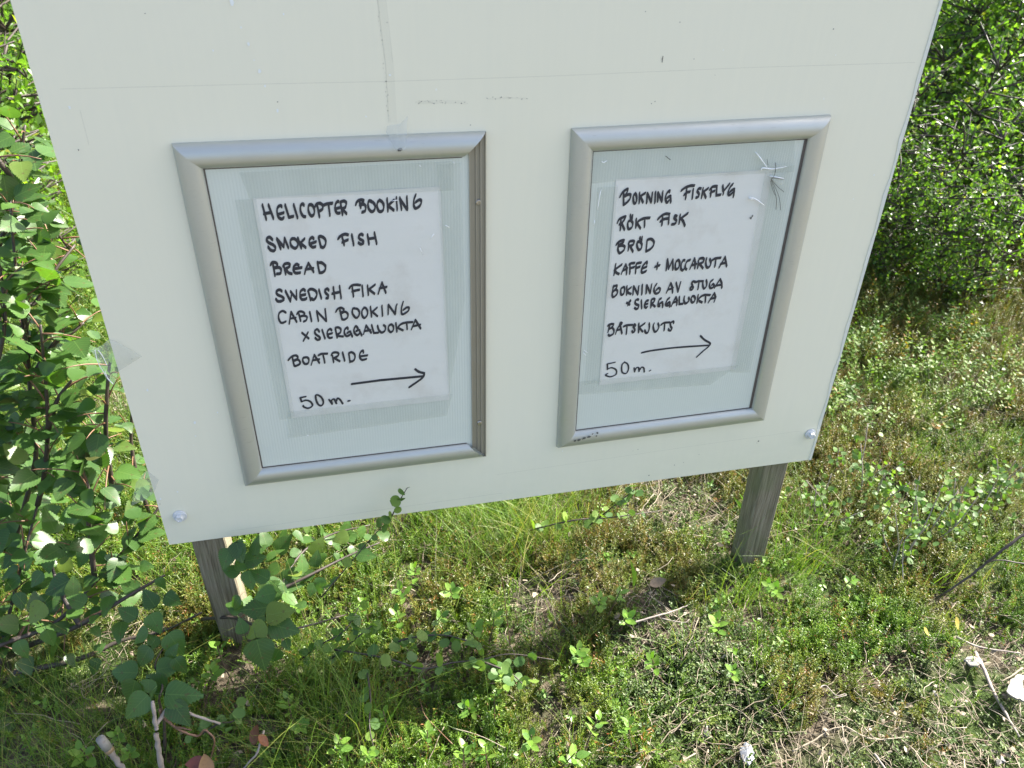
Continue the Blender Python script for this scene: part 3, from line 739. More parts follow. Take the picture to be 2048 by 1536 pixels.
DL = [leaf_mesh('leaf', 'round', s, M_dwarf) for s in range(4)]
LL = [leaf_mesh('leaf', 'oval', s, M_lingon) for s in range(4)]
def basis(tip, nrm):
    t = Vector(tip).normalized(); n = Vector(nrm); n = (n - t * n.dot(t))
    if n.length < 1e-4: n = t.orthogonal()
    n.normalize(); x = t.cross(n)
    return Matrix((x, t, n)).transposed()
def leafmat(pos, tip, nrm, size):
    return Matrix.Translation(Vector(pos)) @ basis(tip, nrm).to_4x4() @ Matrix.Diagonal((size, size, size, 1))
def put_leaves(root, specs, meshes, limit=290):
    """specs: (pos, tip, normal, size); the largest as parts, the rest as one joined part"""
    specs = sorted(specs, key=lambda s: -s[3] / (np.linalg.norm(np.array(s[0]) - CAM)))
    inv = Matrix.Translation(-root.location)
    for i, s in enumerate(specs[:limit]):
        o = bpy.data.objects.new('leaf', RND.choice(meshes)); COL.objects.link(o)
        o.parent = root; o.matrix_parent_inverse = inv; o.matrix_basis = leafmat(*s)
    rest = specs[limit:]
    if rest:
        m = MB()
        for s in rest:
            me = RND.choice(meshes); M = leafmat(*s); n = len(m.v); tt = RND.random()
            m.v.extend([tuple(M @ v.co) for v in me.vertices]); m.t.extend([tt] * len(me.vertices))
            m.f.extend([tuple(i + n for i in p.vertices) for p in me.polygons])
        o = at(m.build('foliage', meshes[0].materials[0], smooth=True), root); o['kind'] = 'stuff'
def rvec(s=1.0):
    return np.array([RND.gauss(0, s), RND.gauss(0, s), RND.gauss(0, s)])
def blocked(p, r=.03):
    """leaf would cut through the board or hang in front of its face"""
    return -.05 < p[0] < BW + .03 and p[2] > -.03 - r * .5 and p[1] < .055 + r and p[1] > -.9
SUNV = np.array(sdir)

# ------------------------------------------------------------------ near birch shrubs
def birch(label, branches, spacing, twig, leafsize, density=1.0, extra=(), limit=290, meshes=BL, mat=M_bark, name='birch_shrub', cat='shrub', group='birch shrubs around the panel', r0=.006, keep=None, bases=None):
    first = branches[0][0]
    root = empty(name, tuple(np.array(first)), label, cat, group)
    wood = MB(); young = MB(); specs = []
    for br in branches:
        P_ = smooth_line(br, 5); n = len(P_)
        wood.tube(P_, [r0 * (1 - .65 * i / n) for i in range(n)], 7)
        acc = 0
        for i in range(n - 1):
            d = P_[i + 1] - P_[i]; L_ = np.linalg.norm(d); acc += L_
            while acc > spacing:
                acc -= spacing
                if RND.random() > density: continue
                o = P_[i] + d * RND.random()
                tl = twig * RND.uniform(.5, 1.4)
                dr = rvec(.6) + np.array([0, -.15, .45]) + d / (L_ + 1e-6) * .4; dr /= np.linalg.norm(dr)
                tp = [o + dr * tl * t + np.array([0, 0, -.25 * tl * t * t]) for t in (0, .25, .5, .75, 1)]
                if any(blocked(p, .005) for p in tp): continue
                young.tube(tp, [.0013, .0012, .001, .0008, .0005], 5)
                k = max(2, int(tl / .017))
                for j in range(k):
                    t = (j + .6) / k; p = o + dr * tl * t + np.array([0, 0, -.25 * tl * t * t])
                    side = np.cross(dr, [0, 0, 1]) * (1 if j % 2 else -1)
                    tip = side + dr * .6 + rvec(.35) + np.array([0, 0, -.25])
                    tip /= np.linalg.norm(tip)
                    nr = np.array([0, 0, 1.0]) + rvec(.38) + SUNV * .6 + np.array([0, -.3, 0])
                    sz = leafsize * RND.uniform(.5, 1.2)
                    pos = p + tip * sz * .3
                    if blocked(pos, sz) or blocked(pos + tip * sz, sz * .3): continue
                    if keep and not keep(pos): continue
                    specs.append((pos, tip, nr, sz))
    for e_ in extra: specs.append(e_)
    o = wood.build('trunk', mat, smooth=True); at(o, root)
    if young.v: at(young.build('twigs', M_twigred, smooth=True), root)['kind'] = 'stuff'
    put_leaves(root, specs, meshes, limit)
    return root, specs
def pl_(pts): return [atY(a, b, y) for a, b, y in pts]
b1 = [pl_([(-60, 1330, -.02), (0, 1290, .0), (88, 1258, .02), (141, 1220, .03), (190, 1164, .05), (249, 1100, .07), (316, 1018, .10), (360, 960, .13)]),
      pl_([(190, 1164, .05), (177, 1040, .05), (179, 985, .055), (150, 900, .08)]),
      pl_([(20, 1120, .18), (62, 962, .17), (72, 894, .17), (62, 800, .17), (55, 700, .17), (42, 620, .17), (30, 520, .18), (20, 400, .2)]),
      pl_([(55, 700, .18), (49, 617, .18), (72, 604, .19), (111, 539, .21), (150, 490, .24)]),
      pl_([(60, 760, .17), (111, 685, .18), (143, 666, .18), (168, 645, .19)]),
      pl_([(75, 1010, .14), (88, 953, .13), (96, 858, .12), (91, 757, .11), (81, 650, .10)]),
      pl_([(96, 858, .12), (115, 800, .12), (146, 757, .12)]),
      pl_([(225, 980, .12), (212, 871, .10), (215, 774, .10), (221, 715, .12)]),
      pl_([(-20, 300, .22), (10, 338, .22), (52, 392, .24), (104, 454, .26), (140, 500, .28)]), pl_([(-30, 560, .26), (20, 430, .26), (40, 330, .27), (50, 250, .28)]),
      pl_([(-40, 1000, .1), (-20, 800, .12), (10, 640, .14), (-10, 480, .16)]),
      pl_([(-10, 1400, .0), (3, 1305, .02), (30, 1180, .08), (75, 1010, .14)])]
def keep1(p):
    px_, py_, d_ = topx(p); return py_ > 215 or RND.random() < .3
birch('serrate-leaved birch shrub with dark stems along the left edge of the panel', b1, .014, .058, .036, .95, keep=keep1, r0=.0042)
b1b = [[(-.52, .35, -.2), (-.5, .36, .1), (-.44, .38, .35), (-.40, .40, .5)], [(-.3, .30, -.2), (-.32, .32, .0), (-.26, .36, .2), (-.2, .40, .36)],
       [(-.12, .32, -.2), (-.12, .34, -.05), (-.07, .36, .12), (-.05, .4, .22)], [(-.4, .1, -.2), (-.42, .12, .0), (-.36, .14, .14)]]
birch('birch shrub behind the near left one, its stems in shade below sunlit leaves', b1b, .026, .055, .034, .9, r0=.004)

def img_leaf(px_, py_, lenpx, z, ang=None, up=.6, face=.75, sunf=0.0):
    """a leaf seen at this place of the photograph, hanging at height z"""
    p = atZ(px_, py_, z); dist = -((p - CAM) @ ROT)[2]
    sz = lenpx / FPX * dist * 1.12
    a = RND.uniform(0, 2 * math.pi) if ang is None else math.radians(ang)
    tip = ROT[:, 0] * math.cos(a) - ROT[:, 1] * math.sin(a); tip = tip + rvec(.12)
    view = ROT[:, 2]
    nr = view * face + np.array([0, 0, up]) + SUNV * sunf + rvec(.2)
    tip = tip / np.linalg.norm(tip)
    return (p - tip * sz * .5, tip, nr, sz)
def cr(c, lst, z, **kw):
    ox, oy, sc = c; out = []
    for t in lst:
        out.append(img_leaf(ox + t[0] / sc, oy + t[1] / sc, t[2] / sc, z + RND.uniform(-.012, .012), t[3] if len(t) > 3 else None, **kw))
    return out
C7 = (300, 950, 2.62); C10 = (0, 1100, 3.413)
lit = cr(C7, [(655, 415, 95, -30), (700, 360, 110, -60), (600, 330, 95, -100), (880, 375, 100, -60), (640, 500, 90, 150), (740, 580, 130, -20), (800, 465, 90, -80), (820, 535, 90, 160), (990, 440, 75), (1030, 270, 70), (735, 650, 95, 40),
              (720, 520, 85, -40), (870, 440, 85), (1110, 300, 65), (1220, 315, 70), (780, 320, 70), (730, 465, 65), (560, 345, 60), (585, 385, 60), (690, 620, 80), (770, 410, 70), (830, 340, 70), (940, 330, 75), (1150, 330, 60),
     (640, 440, 70), (700, 300, 70), (850, 600, 70), (900, 440, 65), (660, 560, 80), (760, 520, 70), (820, 270, 70), (900, 290, 60), (1060, 400, 60), (980, 370, 60), (560, 430, 60), (700, 700, 70), (790, 680, 60)], -.13, face=.35, up=.4, sunf=.9)
dark = cr(C7, [(440, 400, 90, 200), (480, 450, 95, 170), (390, 490, 95, 210), (620, 590, 120, -30), (560, 700, 150, 190), (680, 720, 140, -20), (640, 610, 110, 250), (560, 820, 120, 150), (700, 800, 150, 20), (580, 940, 170, 75),
               (440, 690, 90, 200), (480, 790, 80), (1000, 330, 85), (1130, 420, 95, 10), (890, 580, 85), (1050, 320, 70)], -.10)
def post_leaf(px_, py_, lenpx, y, ang):
    p = atY(px_, py_, y); sz = lenpx / FPX * -((p - CAM) @ ROT)[2] * 1.1; a = math.radians(ang)
    tip = ROT[:, 0] * math.cos(a) - ROT[:, 1] * math.sin(a) + rvec(.1); tip /= np.linalg.norm(tip)
    return (p - tip * sz * .5, tip, ROT[:, 2] * .8 + np.array([0, 0, .6]) + rvec(.15), sz)
dark += [post_leaf(*t) for t in [(452, 1118, 42, -.03, 110), (478, 1105, 40, -.035, 60), (490, 1128, 40, -.03, 20), (462, 1142, 34, -.03, 200), (510, 1118, 40, -.03, -20), (500, 1160, 38, -.03, 80), (470, 1208, 34, -.03, 120), (520, 1150, 40, -.035, 200),
         (474, 1095, 36, -.03, -60), (512, 1092, 36, -.03, -90), (530, 1190, 45, -.04, 170)]]
def limb(pts, z): return [atZ(a, b, zz) for (a, b), zz in zip(pts, z)]
b2 = [limb([(404, 1238), (470, 1236), (540, 1262), (600, 1255), (690, 1230)], (-.19, -.15, -.12, -.13, -.16)), limb([(540, 1262), (560, 1180), (600, 1110), (660, 1070), (740, 1050)], (-.12, -.14, -.13, -.13, -.13)),
      limb([(560, 1180), (620, 1150), (700, 1110), (760, 1085)], (-.14, -.13, -.13, -.13))]
birch('low birch shoots with large serrate leaves spreading right of the left post, below the panel', b2, .05, .03, .03, .25, extra=lit + dark, r0=.003)
low = cr(C10, [(390, 250, 180, 150), (250, 430, 160, 120), (500, 250, 130), (520, 345, 130), (250, 200, 120), (140, 350, 120, 90), (340, 600, 120, 80), (880, 250, 140, 200), (1020, 330, 140), (1180, 340, 120, 20), (870, 430, 140, 200), (1060, 500, 140, 60),
                (960, 590, 130), (150, 680, 130, 60), (700, 60, 110), (820, 110, 110), (620, 210, 100), (450, 90, 120), (780, 180, 90), (80, 230, 130), (560, 60, 120), (1000, 110, 90), (1100, 230, 90), (330, 100, 110), (180, 90, 100)], -.08)
b3 = [limb([(60, 1290), (160, 1250), (260, 1190), (330, 1150)], (-.18, -.13, -.09, -.08)), limb([(160, 1250), (120, 1180), (100, 1120)], (-.13, -.1, -.08)), limb([(29, 1346), (161, 1317), (240, 1282), (325, 1262), (404, 1225)], (-.205, -.2, -.195, -.19, -.18))]
birch('birch shoots with broad shaded leaves low beside the left post', b3, .05, .035, .03, .35, extra=low, r0=.0045)
ros = cr(C10, [(1200, 640, 170, 60), (980, 730, 160, 130), (850, 835, 180, 185), (1150, 800, 160, -10), (1230, 790, 130), (900, 970, 190, 110), (1060, 900, 180, 200), (930, 1070, 210, 135), (1240, 990, 230, 5), (1230, 1120, 190, 60), (1040, 620, 100), (1180, 700, 120), (1010, 960, 150, 90)], -.085)
b4 = [limb([(330, 1500), (328, 1440), (318, 1400), (325, 1370), (310, 1330), (330, 1290)], (-.2, -.15, -.10, -.09, -.09, -.09))]
birch('single upright birch shoot with a whorl of big shaded leaves near the bottom left', b4, .3, .03, .03, 0, extra=ros, r0=.0022)

# ------------------------------------------------------------------ dwarf birch twigs (round crenate leaves)
def dwarf(label, lines, n, size=.0135, r=.0016, spread=.010, mat=M_bark, keep=None):
    root = empty('dwarf_birch_twig', tuple(lines[0][0]), label, 'shrub', 'dwarf birch shoots with small round leaves')
    wood = MB(); specs = []
    for ln in lines:
        P_ = smooth_line(ln, 5); wood.tube(P_, [r * (1 - .6 * i / len(P_)) for i in range(len(P_))], 6)
        for k in range(n):
            t = (k + RND.random()) / n; i = min(int(t * (len(P_) - 1)), len(P_) - 2)
            p = P_[i] + rvec(spread * .4)
            tip = rvec(1) + np.array([0, -.2, .35]); tip /= np.linalg.norm(tip)
            specs.append((p, tip, np.array([0, 0, .8]) + ROT[:, 2] * .5 + rvec(.3), size * RND.uniform(.7, 1.2)))
    at(wood.build('stem', mat, smooth=True), root)
    put_leaves(root, specs, DL)
    return root
C9 = (200, 1100, 1.707)
def c9(lst): return [(200 + a / 1.707, 1100 + b / 1.707) for a, b in lst]
dwarf('long dwarf birch twig lying across the moss in front of the panel shadow', [limb(c9([(800, 340), (900, 355), (1000, 375), (1100, 405), (1200, 385), (1300, 375), (1400, 355), (1550, 375)]), [-.165, -.16, -.15, -.15, -.15, -.15, -.155, -.16]),
      limb(c9([(1300, 378), (1400, 420), (1460, 475)]), [-.15, -.155, -.165])], 17, .0145)
dwarf('short dwarf birch twig just above the long one', [limb(c9([(1000, 320), (1060, 300), (1170, 290), (1250, 310), (1310, 335)]), [-.17, -.155, -.15, -.15, -.16])], 20, .0135)
dwarf('thin dwarf birch sprig rising in front of the bottom edge of the panel', [[atY(643, 1194, -.05), atY(704, 1122, -.04), atY(750, 1068, -.035), atY(781, 1038, -.03)], [atY(781, 1038, -.03), atY(800, 1000, -.03), atY(815, 975, -.03)]], 7, .0125, r=.0011, spread=.006)
dwarf('grey-green dwarf birch shoots in the shade left of the long twig', [limb([(600, 1320), (640, 1290), (690, 1260), (720, 1210)], [-.2, -.16, -.14, -.14]), limb([(660, 1320), (720, 1270), (760, 1240)], [-.2, -.15, -.14])], 17, .0145)
dwarf('small dwarf birch shoot drooping in the sun at the bottom centre', [limb([(735, 1345), (741, 1400), (739, 1453), (750, 1507)], [-.17, -.165, -.17, -.19])], 6, .013)
dwarf('dwarf birch twig among sunlit leaves beneath the middle of the panel', [limb([(1180, 1050), (1230, 1010), (1262, 985), (1275, 975)], [-.2, -.13, -.1, -.09]), limb([(1060, 1060), (1150, 1040), (1220, 1035), (1330, 1020)], [-.19, -.15, -.15, -.16])], 16, .014)
dwarf('dwarf birch sprig at the dead stick tip, bottom left', [limb([(400, 1470), (439, 1447), (470, 1440), (490, 1400)], [-.19, -.16, -.15, -.14])], 12, .012)
rr = [(1795, 1130, .18, 'tall dwarf birch with pale stem and round sunlit leaves right of the right post'), (1835, 1090, .16, 'dwarf birch beside the tall pale-stemmed one'), (1745, 1010, .14, 'dwarf birch upslope of the right bolt'),
      (1905, 1080, .14, 'dwarf birch near the right border above the sticks'), (1700, 960, .13, 'small dwarf birch next to the panel corner'), (1985, 1000, .15, 'dwarf birch highest on the right border'), (1660, 1040, .10, 'knee-high dwarf birch behind the right post')]
for px_, py_, h_, lb in rr:
    g = atZ(px_, py_, -.25); g[2] = float(gz(g[0], g[1]))
    lines = []
    for k in range(4):
        tp = g + np.array([RND.uniform(-.05, .05), RND.uniform(-.05, .05), h_ * RND.uniform(.7, 1.1)])
        lines.append([g + rvec(.01) * [1, 1, 0], (g + tp) / 2 + rvec(.008), tp])
    dwarf(lb, lines, 24, .0098, mat=M_greybranch, spread=.04)

# ------------------------------------------------------------------ lingonberry sprigs
def lingon_proto(seed):
    q = random.Random(seed); root = empty('lingonberry_sprig', (0, 0, 0), '', 'small plant', 'lingonberry sprigs dotted through the mat')
    m = MB(); m.tube([(0, 0, -.02), (.002, .001, .01), (0, .002, .032)], [.0009, .0008, .0006], 5); m.build('stem', M_stem, root)
    n = q.randint(7, 9)
    for k in range(n):
        a = k * 2.4 + q.uniform(-.3, .3); h = .012 + .02 * k / n; el = .2 + .75 * k / n
        tip = Vector((math.cos(a) * math.cos(el), math.sin(a) * math.cos(el), math.sin(el)))
        nr = Vector((-math.cos(a) * math.sin(el), -math.sin(a) * math.sin(el), math.cos(el)))
        o = bpy.data.objects.new('leaf', q.choice(LL)); COL.objects.link(o); o.parent = root
        s = .0145 * q.uniform(.8, 1.2) * (1 - .2 * k / n)
        o.matrix_basis = Matrix.Translation((0, 0, h)) @ Matrix.Translation(tip * s * .1) @ basis(tip, nr).to_4x4() @ Matrix.Diagonal((s, s, s, 1))
    return root
protos = [lingon_proto(s) for s in range(4)]
used = set()
LS = [(582, 1423, 'bright lingonberry sprig left of centre bottom, in fine grass'), (598, 1442, 'lingonberry sprig touching the one in the fine grass, on its lower side'), (777, 1442, 'isolated bright lingonberry sprig right of the drooping dwarf birch'),
      (857, 1473, 'lone lingonberry sprig left of the bottom centre'), (953, 1412, 'lingonberry sprig directly below the fork of the long dwarf birch twig'), (991, 1398, 'double lingonberry sprig right of the fork of the dwarf birch twig'),
      (930, 1522, 'large lingonberry sprig cut by the bottom border at the centre'), (979, 1515, 'lingonberry sprig on the bottom border right of the large one'), (720, 1503, 'lingonberry sprig under the drooping dwarf birch shoot'),
      (815, 1183, 'sunlit lingonberry sprig between the shrub and the panel shadow'), (838, 1148, 'lingonberry sprig nearest the grass behind the panel shadow'), (903, 1183, 'lingonberry sprig at the left foot of the tall grass'),
      (731, 1213, 'lingonberry sprig under the right end of the low birch shoots'), (601, 1213, 'yellow-green lingonberry sprig among the low birch leaves'), (1148, 1308, 'lingonberry sprig just in front of the panel shadow'),
      (1169, 1320, 'lingonberry sprig right beside the one in front of the panel shadow'), (1061, 1480, 'lingonberry sprig on the bottom slope left of the bare patch'), (1181, 1467, 'big pale lingonberry sprig at the edge of the bare patch'),
      (1264, 1459, 'lingonberry sprig half inside the bare litter patch'), (1123, 1521, 'lingonberry sprig at the bottom border below the pale one'), (1438, 1256, 'lingonberry sprig on the dry patch below the right post'),
      (1463, 1343, 'yellowish lingonberry sprig on the dark mat'), (1248, 1235, 'lingonberry sprig at the right tip of the panel shadow'), (1550, 1169, 'lingonberry sprig right of the foot of the right post'),
      (1190, 1206, 'shaded lingonberry sprig inside the right end of the shadow'), (1227, 1198, 'half-lit lingonberry sprig at the shadow edge'), (983, 1248, 'shaded lingonberry sprig in the middle of the panel shadow'),
      (940, 1262, 'shaded lingonberry sprig left of the middle one'), (255, 1501, 'lingonberry sprig beside the cut white stub'), (237, 1457, 'shaded lingonberry sprig above the cut white stub'), (173, 1510, 'lingonberry sprig left of the cut white stub'),
      (1557, 1175, 'tiny lingonberry sprig by the post grass'), (1694, 1159, 'lingonberry sprig between the post and the pale-stemmed dwarf birch'), (870, 1235, 'shaded lingonberry sprig near the short dwarf birch twig'), (800, 1240, 'shaded lingonberry sprig left of the short dwarf birch twig'),
      (1320, 1330, 'lingonberry sprig above the dark mat'), (660, 1500, 'lingonberry sprig in the grass at the bottom'), (1010, 1360, 'lingonberry sprig below the end of the long twig'), (420, 1345, 'shaded lingonberry sprig right of the big whorl'), (450, 1320, 'shaded lingonberry sprig below the left post')]
LPOS = []
for k, (px_, py_, lb) in enumerate(LS):
    g = atZ(px_, py_, -.185); LPOS.append(g)
    src = protos[k % 4]
    if k < 4: o = src
    else:
        o = src.copy(); COL.objects.link(o)
        for ch in src.children:
            c = ch.copy(); COL.objects.link(c); c.parent = o
    o.location = (g[0], g[1], -.205); o['label'] = lb
    s = RND.uniform(.9, 1.35); o.scale = (s, s, s); o.rotation_euler = (RND.uniform(-.3, .3) + .25, RND.uniform(-.3, .3), RND.uniform(0, 6.28))

# ------------------------------------------------------------------ scattering (geometry nodes instancing from point data)
def scatter(name, pts, rots, scl, variants, mat, label=None):
    n = len(pts)
    col = bpy.data.collections.new(name + '_pieces')
    for k, vm in enumerate(variants):
        col.objects.link(bpy.data.objects.new(name + '_piece', vm))
    me = bpy.data.meshes.new(name); me.vertices.add(n)
    me.vertices.foreach_set('co', np.asarray(pts, np.float32).ravel())
    a = me.attributes.new('rot', 'FLOAT_VECTOR', 'POINT'); a.data.foreach_set('vector', np.asarray(rots, np.float32).ravel())
    a = me.attributes.new('scl', 'FLOAT', 'POINT'); a.data.foreach_set('value', np.asarray(scl, np.float32))
    a = me.attributes.new('idx', 'INT', 'POINT'); a.data.foreach_set('value', RNG.integers(0, len(variants), n).astype(np.int32))
    if mat: me.materials.append(mat)
    o = link(bpy.data.objects.new(name, me))
    ng = bpy.data.node_groups.new(name, 'GeometryNodeTree')
    ng.interface.new_socket('Geometry', in_out='INPUT', socket_type='NodeSocketGeometry')
    ng.interface.new_socket('Geometry', in_out='OUTPUT', socket_type='NodeSocketGeometry')
    gi = ng.nodes.new('NodeGroupInput'); go = ng.nodes.new('NodeGroupOutput')
    ip = ng.nodes.new('GeometryNodeInstanceOnPoints'); ci = ng.nodes.new('GeometryNodeCollectionInfo')
    ci.inputs['Collection'].default_value = col; ci.inputs['Separate Children'].default_value = True; ci.inputs['Reset Children'].default_value = True
    ip.inputs['Pick Instance'].default_value = True
    def attr(nm, typ):
        na = ng.nodes.new('GeometryNodeInputNamedAttribute'); na.data_type = typ; na.inputs['Name'].default_value = nm
        return [s for s in na.outputs if s.enabled and s.name == 'Attribute'][0]
    L_ = ng.links.new
    L_(gi.outputs[0], ip.inputs['Points']); L_(ci.outputs[0], ip.inputs['Instance'])
    e2r = ng.nodes.new('FunctionNodeEulerToRotation'); L_(attr('rot', 'FLOAT_VECTOR'), e2r.inputs[0]); L_(e2r.outputs[0], ip.inputs['Rotation'])
    L_(attr('scl', 'FLOAT'), ip.inputs['Scale']); L_(attr('idx', 'INT'), ip.inputs['Instance Index'])
    L_(ip.outputs[0], go.inputs[0])
    md = o.modifiers.new('scatter', 'NODES'); md.node_group = ng
    tag(o, kind='stuff', cat=None)
    if label: o['label'] = label
    return o
def shoot(seed, h, nl, ll, lw, mat, nstem=1, spreadout=.5, up=.6):
    q = random.Random(seed); m = MB()
    for s in range(nstem):
        a = q.uniform(0, 6.28); le = q.uniform(0, spreadout) * h; H = h * q.uniform(.6, 1.1)
        st = [np.array([0, 0, -.015]), np.array([le * .4 * math.cos(a), le * .4 * math.sin(a), H * .5]), np.array([le * math.cos(a), le * math.sin(a), H])]
        tt = q.uniform(0, .25)
        m.tube(st, [.0008, .0007, .0004], 3, tt, False)
        for k in range(nl):
            t = .15 + .85 * (k + .5) / nl
            p = st[0] * (1 - t) ** 2 + 2 * st[1] * t * (1 - t) + st[2] * t * t
            b = k * 2.4 + q.uniform(-.4, .4); el = up * q.uniform(.3, 1.3)
            d = np.array([math.cos(b) * math.cos(el), math.sin(b) * math.cos(el), math.sin(el)]); L_ = ll * q.uniform(.7, 1.2)
            sd = np.array([-math.sin(b), math.cos(b), q.uniform(-.4, .4)]) * lw * .5
            mid = p + d * L_ * .5 + np.array([0, 0, .0004])
            m.add([p, mid - sd, p + d * L_, mid + sd], [(0, 1, 2), (0, 2, 3)], tt + q.uniform(0, .18))
    return m.mesh('shoot', mat)
V_crow = [shoot(s, .06, 30, .0058, .0018, M_crow, 3, .55) for s in range(8)]
V_bilb = [shoot(40 + s, .09, 18, .0095, .0055, M_bilb, 3, .8, .4) for s in range(6)]
V_mat = [shoot(80 + s, .02, 14, .005, .0026, M_moss, 3, 1.2, .3) for s in range(5)]
V_lingsmall = [shoot(120 + s, .05, 9, .012, .0065, M_lingon, 1, .4, .5) for s in range(4)]
def blades(seed, n, h, w, lean, mat, spread=.012):
    q = random.Random(seed); m = MB()
    for k in range(n):
        a = q.uniform(0, 6.28); b0 = np.array([q.gauss(0, spread), q.gauss(0, spread), -.01]); H = h * q.uniform(.55, 1.15); le = H * lean * q.uniform(.2, 1.3)
        sd = np.array([-math.sin(a), math.cos(a), 0]) * w * .5; vs = []; S_ = 5
        for i in range(S_ + 1):
            t = i / S_; c = b0 + np.array([math.cos(a) * le * t * t, math.sin(a) * le * t * t, H * (t - .25 * lean * t * t)])
            vs += [c - sd * (1 - t * .9), c + sd * (1 - t * .9)]
        m.add(vs, [(2 * i, 2 * i + 1, 2 * i + 3, 2 * i + 2) for i in range(S_)], q.uniform(0, .3))
    return m.mesh('blade', mat)
V_grass = [blades(s, 7, .16, .0013, .6, M_grass) for s in range(6)]
V_grassfar = [blades(30 + s, 12, .22, .003, .7, M_grass, .03) for s in range(5)]
V_drygrass = [blades(60 + s, 9, .10, .0014, 1.3, M_dry, .02) for s in range(5)]
def straw(seed, L0, r, mat):
    q = random.Random(seed); m = MB(); p = np.array([-L0 / 2, 0, 0.]); d = 0; P_ = [p.copy()]
    for k in range(5):
        d += q.uniform(-.5, .5); p = p + np.array([math.cos(d), math.sin(d), q.uniform(-.12, .12)]) * L0 / 5; P_.append(p.copy())
    m.tube(P_, [r, r, r * .9, r * .8, r * .7, r * .4], 4, q.uniform(0, 1))
    return m.mesh('straw', mat, True)
V_straw = [straw(s, .045, .0005, M_dry) for s in range(8)] + [straw(20 + s, .08, .0008, M_dry) for s in range(3)]
def flake(seed, mat):
    q = random.Random(seed); m = MB(); n = 6
    vs = [(0, 0, .002)] + [(math.cos(k * 1.047) * q.uniform(.004, .009), math.sin(k * 1.047) * q.uniform(.002, .006), q.uniform(0, .003)) for k in range(n)]
    m.add(vs, [(0, 1 + k, 1 + (k + 1) % n) for k in range(n)], q.uniform(0, 1)); return m.mesh('flake', mat)
V_flake = [flake(s, M_dry) for s in range(6)]

def vnoise(x, y, s, seed):
    r = np.random.default_rng(seed); out = np.zeros_like(x)
    for k in range(5):
        a = r.uniform(0, 6.28); f = s * r.uniform(.6, 1.5); out += np.sin((x * math.cos(a) + y * math.sin(a)) * f + r.uniform(0, 6.28))
    return out / 5
def inview(x, y, margin=140, z=-.15):
    px_, py_, d_ = topx(np.stack([x, y, np.full_like(x, z)], -1))
    return (d_ > .05) & (px_ > -margin) & (px_ < 2048 + margin) & (py_ > -900) & (py_ < 1536 + margin * 1.3)
def patches(x, y, lst):
    """soft union of round ground patches given as (px, py, radius in metres)"""
    w = np.zeros_like(x)
    for px_, py_, r in lst:
        c = atZ(px_, py_, -.21); w = np.maximum(w, np.exp(-(((x - c[0]) ** 2 + (y - c[1]) ** 2) / (r * r)) ** 1.5))
    return w
BARE = [(1340, 1260, .09), (1310, 1180, .05), (1420, 1510, .12), (1620, 1515, .10), (1250, 1530, .06), (1850, 1500, .15), (2010, 1410, .16), (1700, 1440, .05), (2040, 1290, .09), (1960, 1290, .05), (1060, 1165, .045), (1130, 1150, .035), (1380, 990, .10), (1330, 980, .1), (250, 1250, .05),
        (240, 780, .1), (200, 1330, .05), (1730, 1500, .1)]
GREEN = [(1380, 1320, .09), (1470, 1330, .09), (1440, 1390, .06), (1310, 1330, .05)]
GRASSY = [(640, 1400, .07), (700, 1480, .06), (1000, 1080, .10), (930, 1060, .10), (1100, 1030, .1), (60, 1480, .14), (160, 1440, .07), (1580, 1080, .05), (1610, 1010, .06), (520, 1500, .06), (600, 1450, .06), (730, 1400, .05), (1350, 1290, .03), (880, 1010, .12), (1560, 1000, .05), (600, 1330, .05), (1480, 1150, .03)]
def area(x0, x1, y0, y1, n):
    x = RNG.uniform(x0, x1, n); y = RNG.uniform(y0, y1, n); k = inview(x, y); return x[k], y[k]
def rot_rand(n, tilt):
    return np.stack([RNG.normal(0, tilt, n), RNG.normal(0, tilt, n), RNG.uniform(0, 6.28, n)], -1)
def fin(x, y, keep, dz=0.0):
    x = x[keep]; y = y[keep]; return np.stack([x, y, gz(x, y) + dz], -1)
# crowberry near
x, y = area(-.6, 2.4, -.75, 1.3, 84000)
bare = patches(x, y, BARE); gm = patches(x, y, GREEN); gr_ = patches(x, y, GRASSY)
left = 1 / (1 + np.exp((x + .02) * 14))
prob = np.clip(1 - 1.05 * bare - .85 * gm - .45 * gr_ - .5 * left * (y < .2), 0.02, 1) * (.55 + .6 * vnoise(x, y, 30, 1))
k = RNG.random(len(x)) < prob
P_ = fin(x, y, k, .0)
scatter('crowberry_mat', P_, rot_rand(len(P_), .32), RNG.uniform(.55, 1.2, len(P_)) * (.85 + .4 * vnoise(P_[:, 0], P_[:, 1], 26, 5)), V_crow, M_crow)
# farther crowberry and bilberry
x, y = area(-2.5, 5.5, .9, 5, 60000)
k = RNG.random(len(x)) < .5 + .3 * vnoise(x, y, 5, 2)
P_ = fin(x, y, k); scatter('crowberry_heath', P_, rot_rand(len(P_), .3), RNG.uniform(1.2, 2.0, len(P_)), V_crow, M_crow)
x, y = area(-3, 6, .35, 6, 26000)
v = vnoise(x, y, 3.2, 3); k = (v > -.45) & ((x > 1.15) | (y > 1.0)) & (RNG.random(len(x)) < .85)
P_ = fin(x, y, k); scatter('bilberry_heath', P_, rot_rand(len(P_), .3), RNG.uniform(.7, 1.5, len(P_)), V_bilb, M_bilb)
